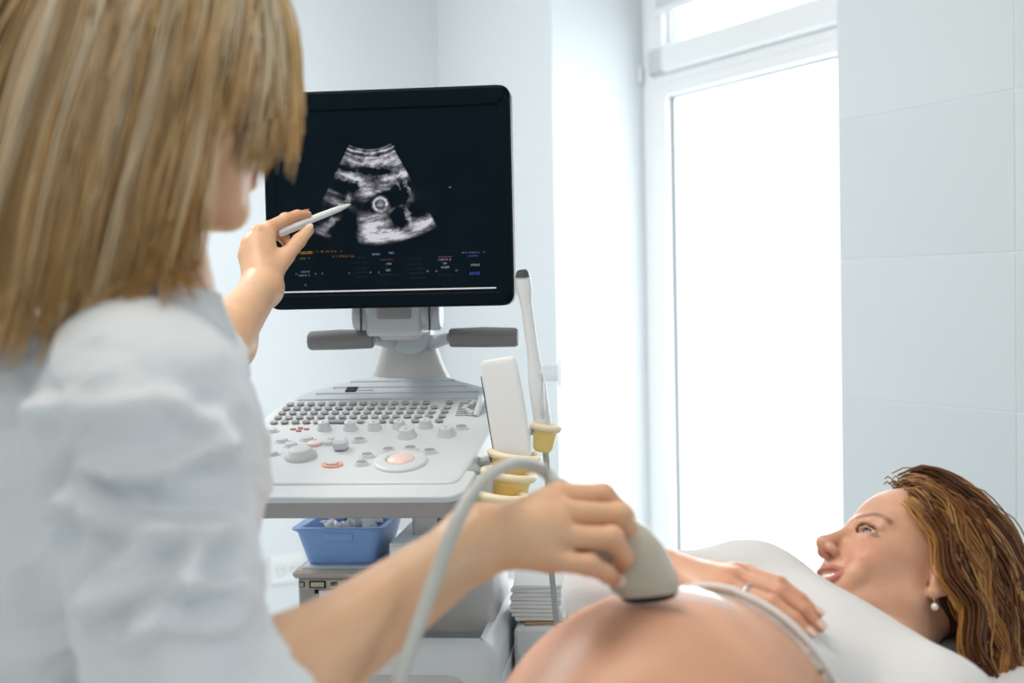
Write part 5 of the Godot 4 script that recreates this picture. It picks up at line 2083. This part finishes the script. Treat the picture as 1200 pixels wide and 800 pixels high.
	hair(s, h, {
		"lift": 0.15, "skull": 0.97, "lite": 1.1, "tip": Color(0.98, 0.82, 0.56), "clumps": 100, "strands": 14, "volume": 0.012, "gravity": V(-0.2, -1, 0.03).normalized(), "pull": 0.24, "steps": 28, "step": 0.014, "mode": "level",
		"wave": 0.06, "wave_rate": 30.0, "spread": 0.0075, "gather": 0.5, "thick": 0.0015,
		"colors": [hexl("d3b88f"), hexl("e0c9a4"), hexl("bfa27a"), hexl("d4b57f"), hexl("c29c68")],
		"root": func(d: Vector3) -> bool: return d.x < -0.1 and d.z > -0.95 and d.z < -0.12 and d.y > -0.25,
		"start": func(d: Vector3) -> Vector3: return V(-0.7, -0.6, -0.1),
		"stop": func(d: Vector3, r: RandomNumberGenerator) -> float: return 1.205 + 0.06 * clampf(d.z + 0.4, 0.0, 0.6) + r.randf_range(-0.012, 0.03),
		"bumps": [[neck + V(0, 0.09, 0), neck, 0.06], [neck, sh_r, 0.07]]}, rng)
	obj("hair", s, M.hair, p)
	for c in p.get_children():
		c.position -= p.position
	# ---- pen in the left hand
	var pa := V(-0.314, 1.287, -1.735)
	var pb := V(-0.2305, 1.3325, -1.866)
	var t := thing("pen", "white ballpoint pen held against the ultrasound screen", "pen", pa)
	var d := pb - pa
	s = Shape.new()
	s.tube(PackedVector3Array([V(0, 0, 0), d * 0.02, d * 0.1, d * 0.6, d * 0.85]), [0.0036, 0.0048, 0.005, 0.005, 0.0044], 16)
	obj("barrel", s, M.frame, t)
	s = Shape.new()
	s.tube(PackedVector3Array([d * 0.85, d * 0.96, d]), [0.0042, 0.0022, 0.001], 14)
	obj("tip", s, M.frame, t)
	s = Shape.new()
	s.tube(PackedVector3Array([d * 0.03 + V(0.001, -0.006, 0.003), d * 0.35 + V(0.001, -0.0065, 0.003)]), [0.0013], 8)
	obj("clip", s, M.frame, t)
	# ---- scan head in the right hand, its cable looping over the hand
	t = thing("scan_head", "grey convex ultrasound scan head pressed on the bare belly", "scan head", V(0.114, 0.935, -1.1))
	var path := [V(0.1145, 0.936, -1.100), V(0.1115, 0.942, -1.1005), V(0.108, 0.950, -1.1015), V(0.101, 0.962, -1.103), V(0.092, 0.974, -1.1055), V(0.08, 0.986, -1.109), V(0.064, 1.001, -1.115), V(0.048, 1.016, -1.122), V(0.036, 1.029, -1.129)]
	var w := [0.0255, 0.0295, 0.031, 0.0315, 0.030, 0.0255, 0.0185, 0.014, 0.009]
	var th := [0.010, 0.0125, 0.0135, 0.0145, 0.0145, 0.0135, 0.0125, 0.0115, 0.008]
	var across := V(0.96, -0.14, 0.2).normalized()
	rows = []
	for i in path.size():
		var tn: Vector3 = (path[mini(i + 1, path.size() - 1)] - path[maxi(i - 1, 0)]).normalized()
		if i < 3:
			tn = V(-0.12, 0.97, -0.03).normalized()
		var a1 := (across - tn * across.dot(tn)).normalized()
		var a2 := tn.cross(a1)
		var row := PackedVector3Array()
		for j in 32:
			var a := TAU * j / 32
			row.append(path[i] - t.position + a1 * w[i] * signf(cos(a)) * pow(absf(cos(a)), 0.75) + a2 * th[i] * signf(sin(a)) * pow(absf(sin(a)), 0.75))
		rows.append(row)
	s = Shape.new()
	s.grid(rows, true)
	s.face(Array(rows[-1]), path[-1] - path[-2])
	obj("housing", s, M.scanhead, t)
	s = Shape.new()
	var lens_rows := []
	for q in [[-0.0065, 0.55], [-0.005, 0.8], [-0.0015, 0.97], [0.002, 0.985]]:
		var row := PackedVector3Array()
		for j in 32:
			var v: Vector3 = rows[0][j] - (path[0] - t.position)
			row.append(path[0] - t.position + v * q[1] + V(-0.12, 0.97, -0.03) * q[0])
		lens_rows.append(row)
	s.grid(lens_rows, true)
	s.face(Array(lens_rows[0]), Vector3.DOWN)
	obj("lens", s, M.lensface, t)
	var cv := Curve3D.new()
	for q in [V(0.036, 1.029, -1.129), V(0.024, 1.042, -1.134), V(0.0, 1.055, -1.08), V(-0.024, 1.052, -1.01), V(-0.044, 1.028, -0.975), V(-0.062, 0.985, -0.95), V(-0.076, 0.95, -0.925), V(-0.088, 0.915, -0.9), V(-0.1, 0.85, -0.87), V(-0.13, 0.7, -0.83)]:
		cv.add_point(q - t.position)
	for i in range(1, cv.point_count - 1):
		var tg := (cv.get_point_position(i + 1) - cv.get_point_position(i - 1)) / 6.0
		cv.set_point_in(i, -tg)
		cv.set_point_out(i, tg)
	cv.bake_interval = 0.006
	s = Shape.new()
	s.tube(cv.get_baked_points(), [0.0056], 14)
	obj("cable", s, M.cable, t)
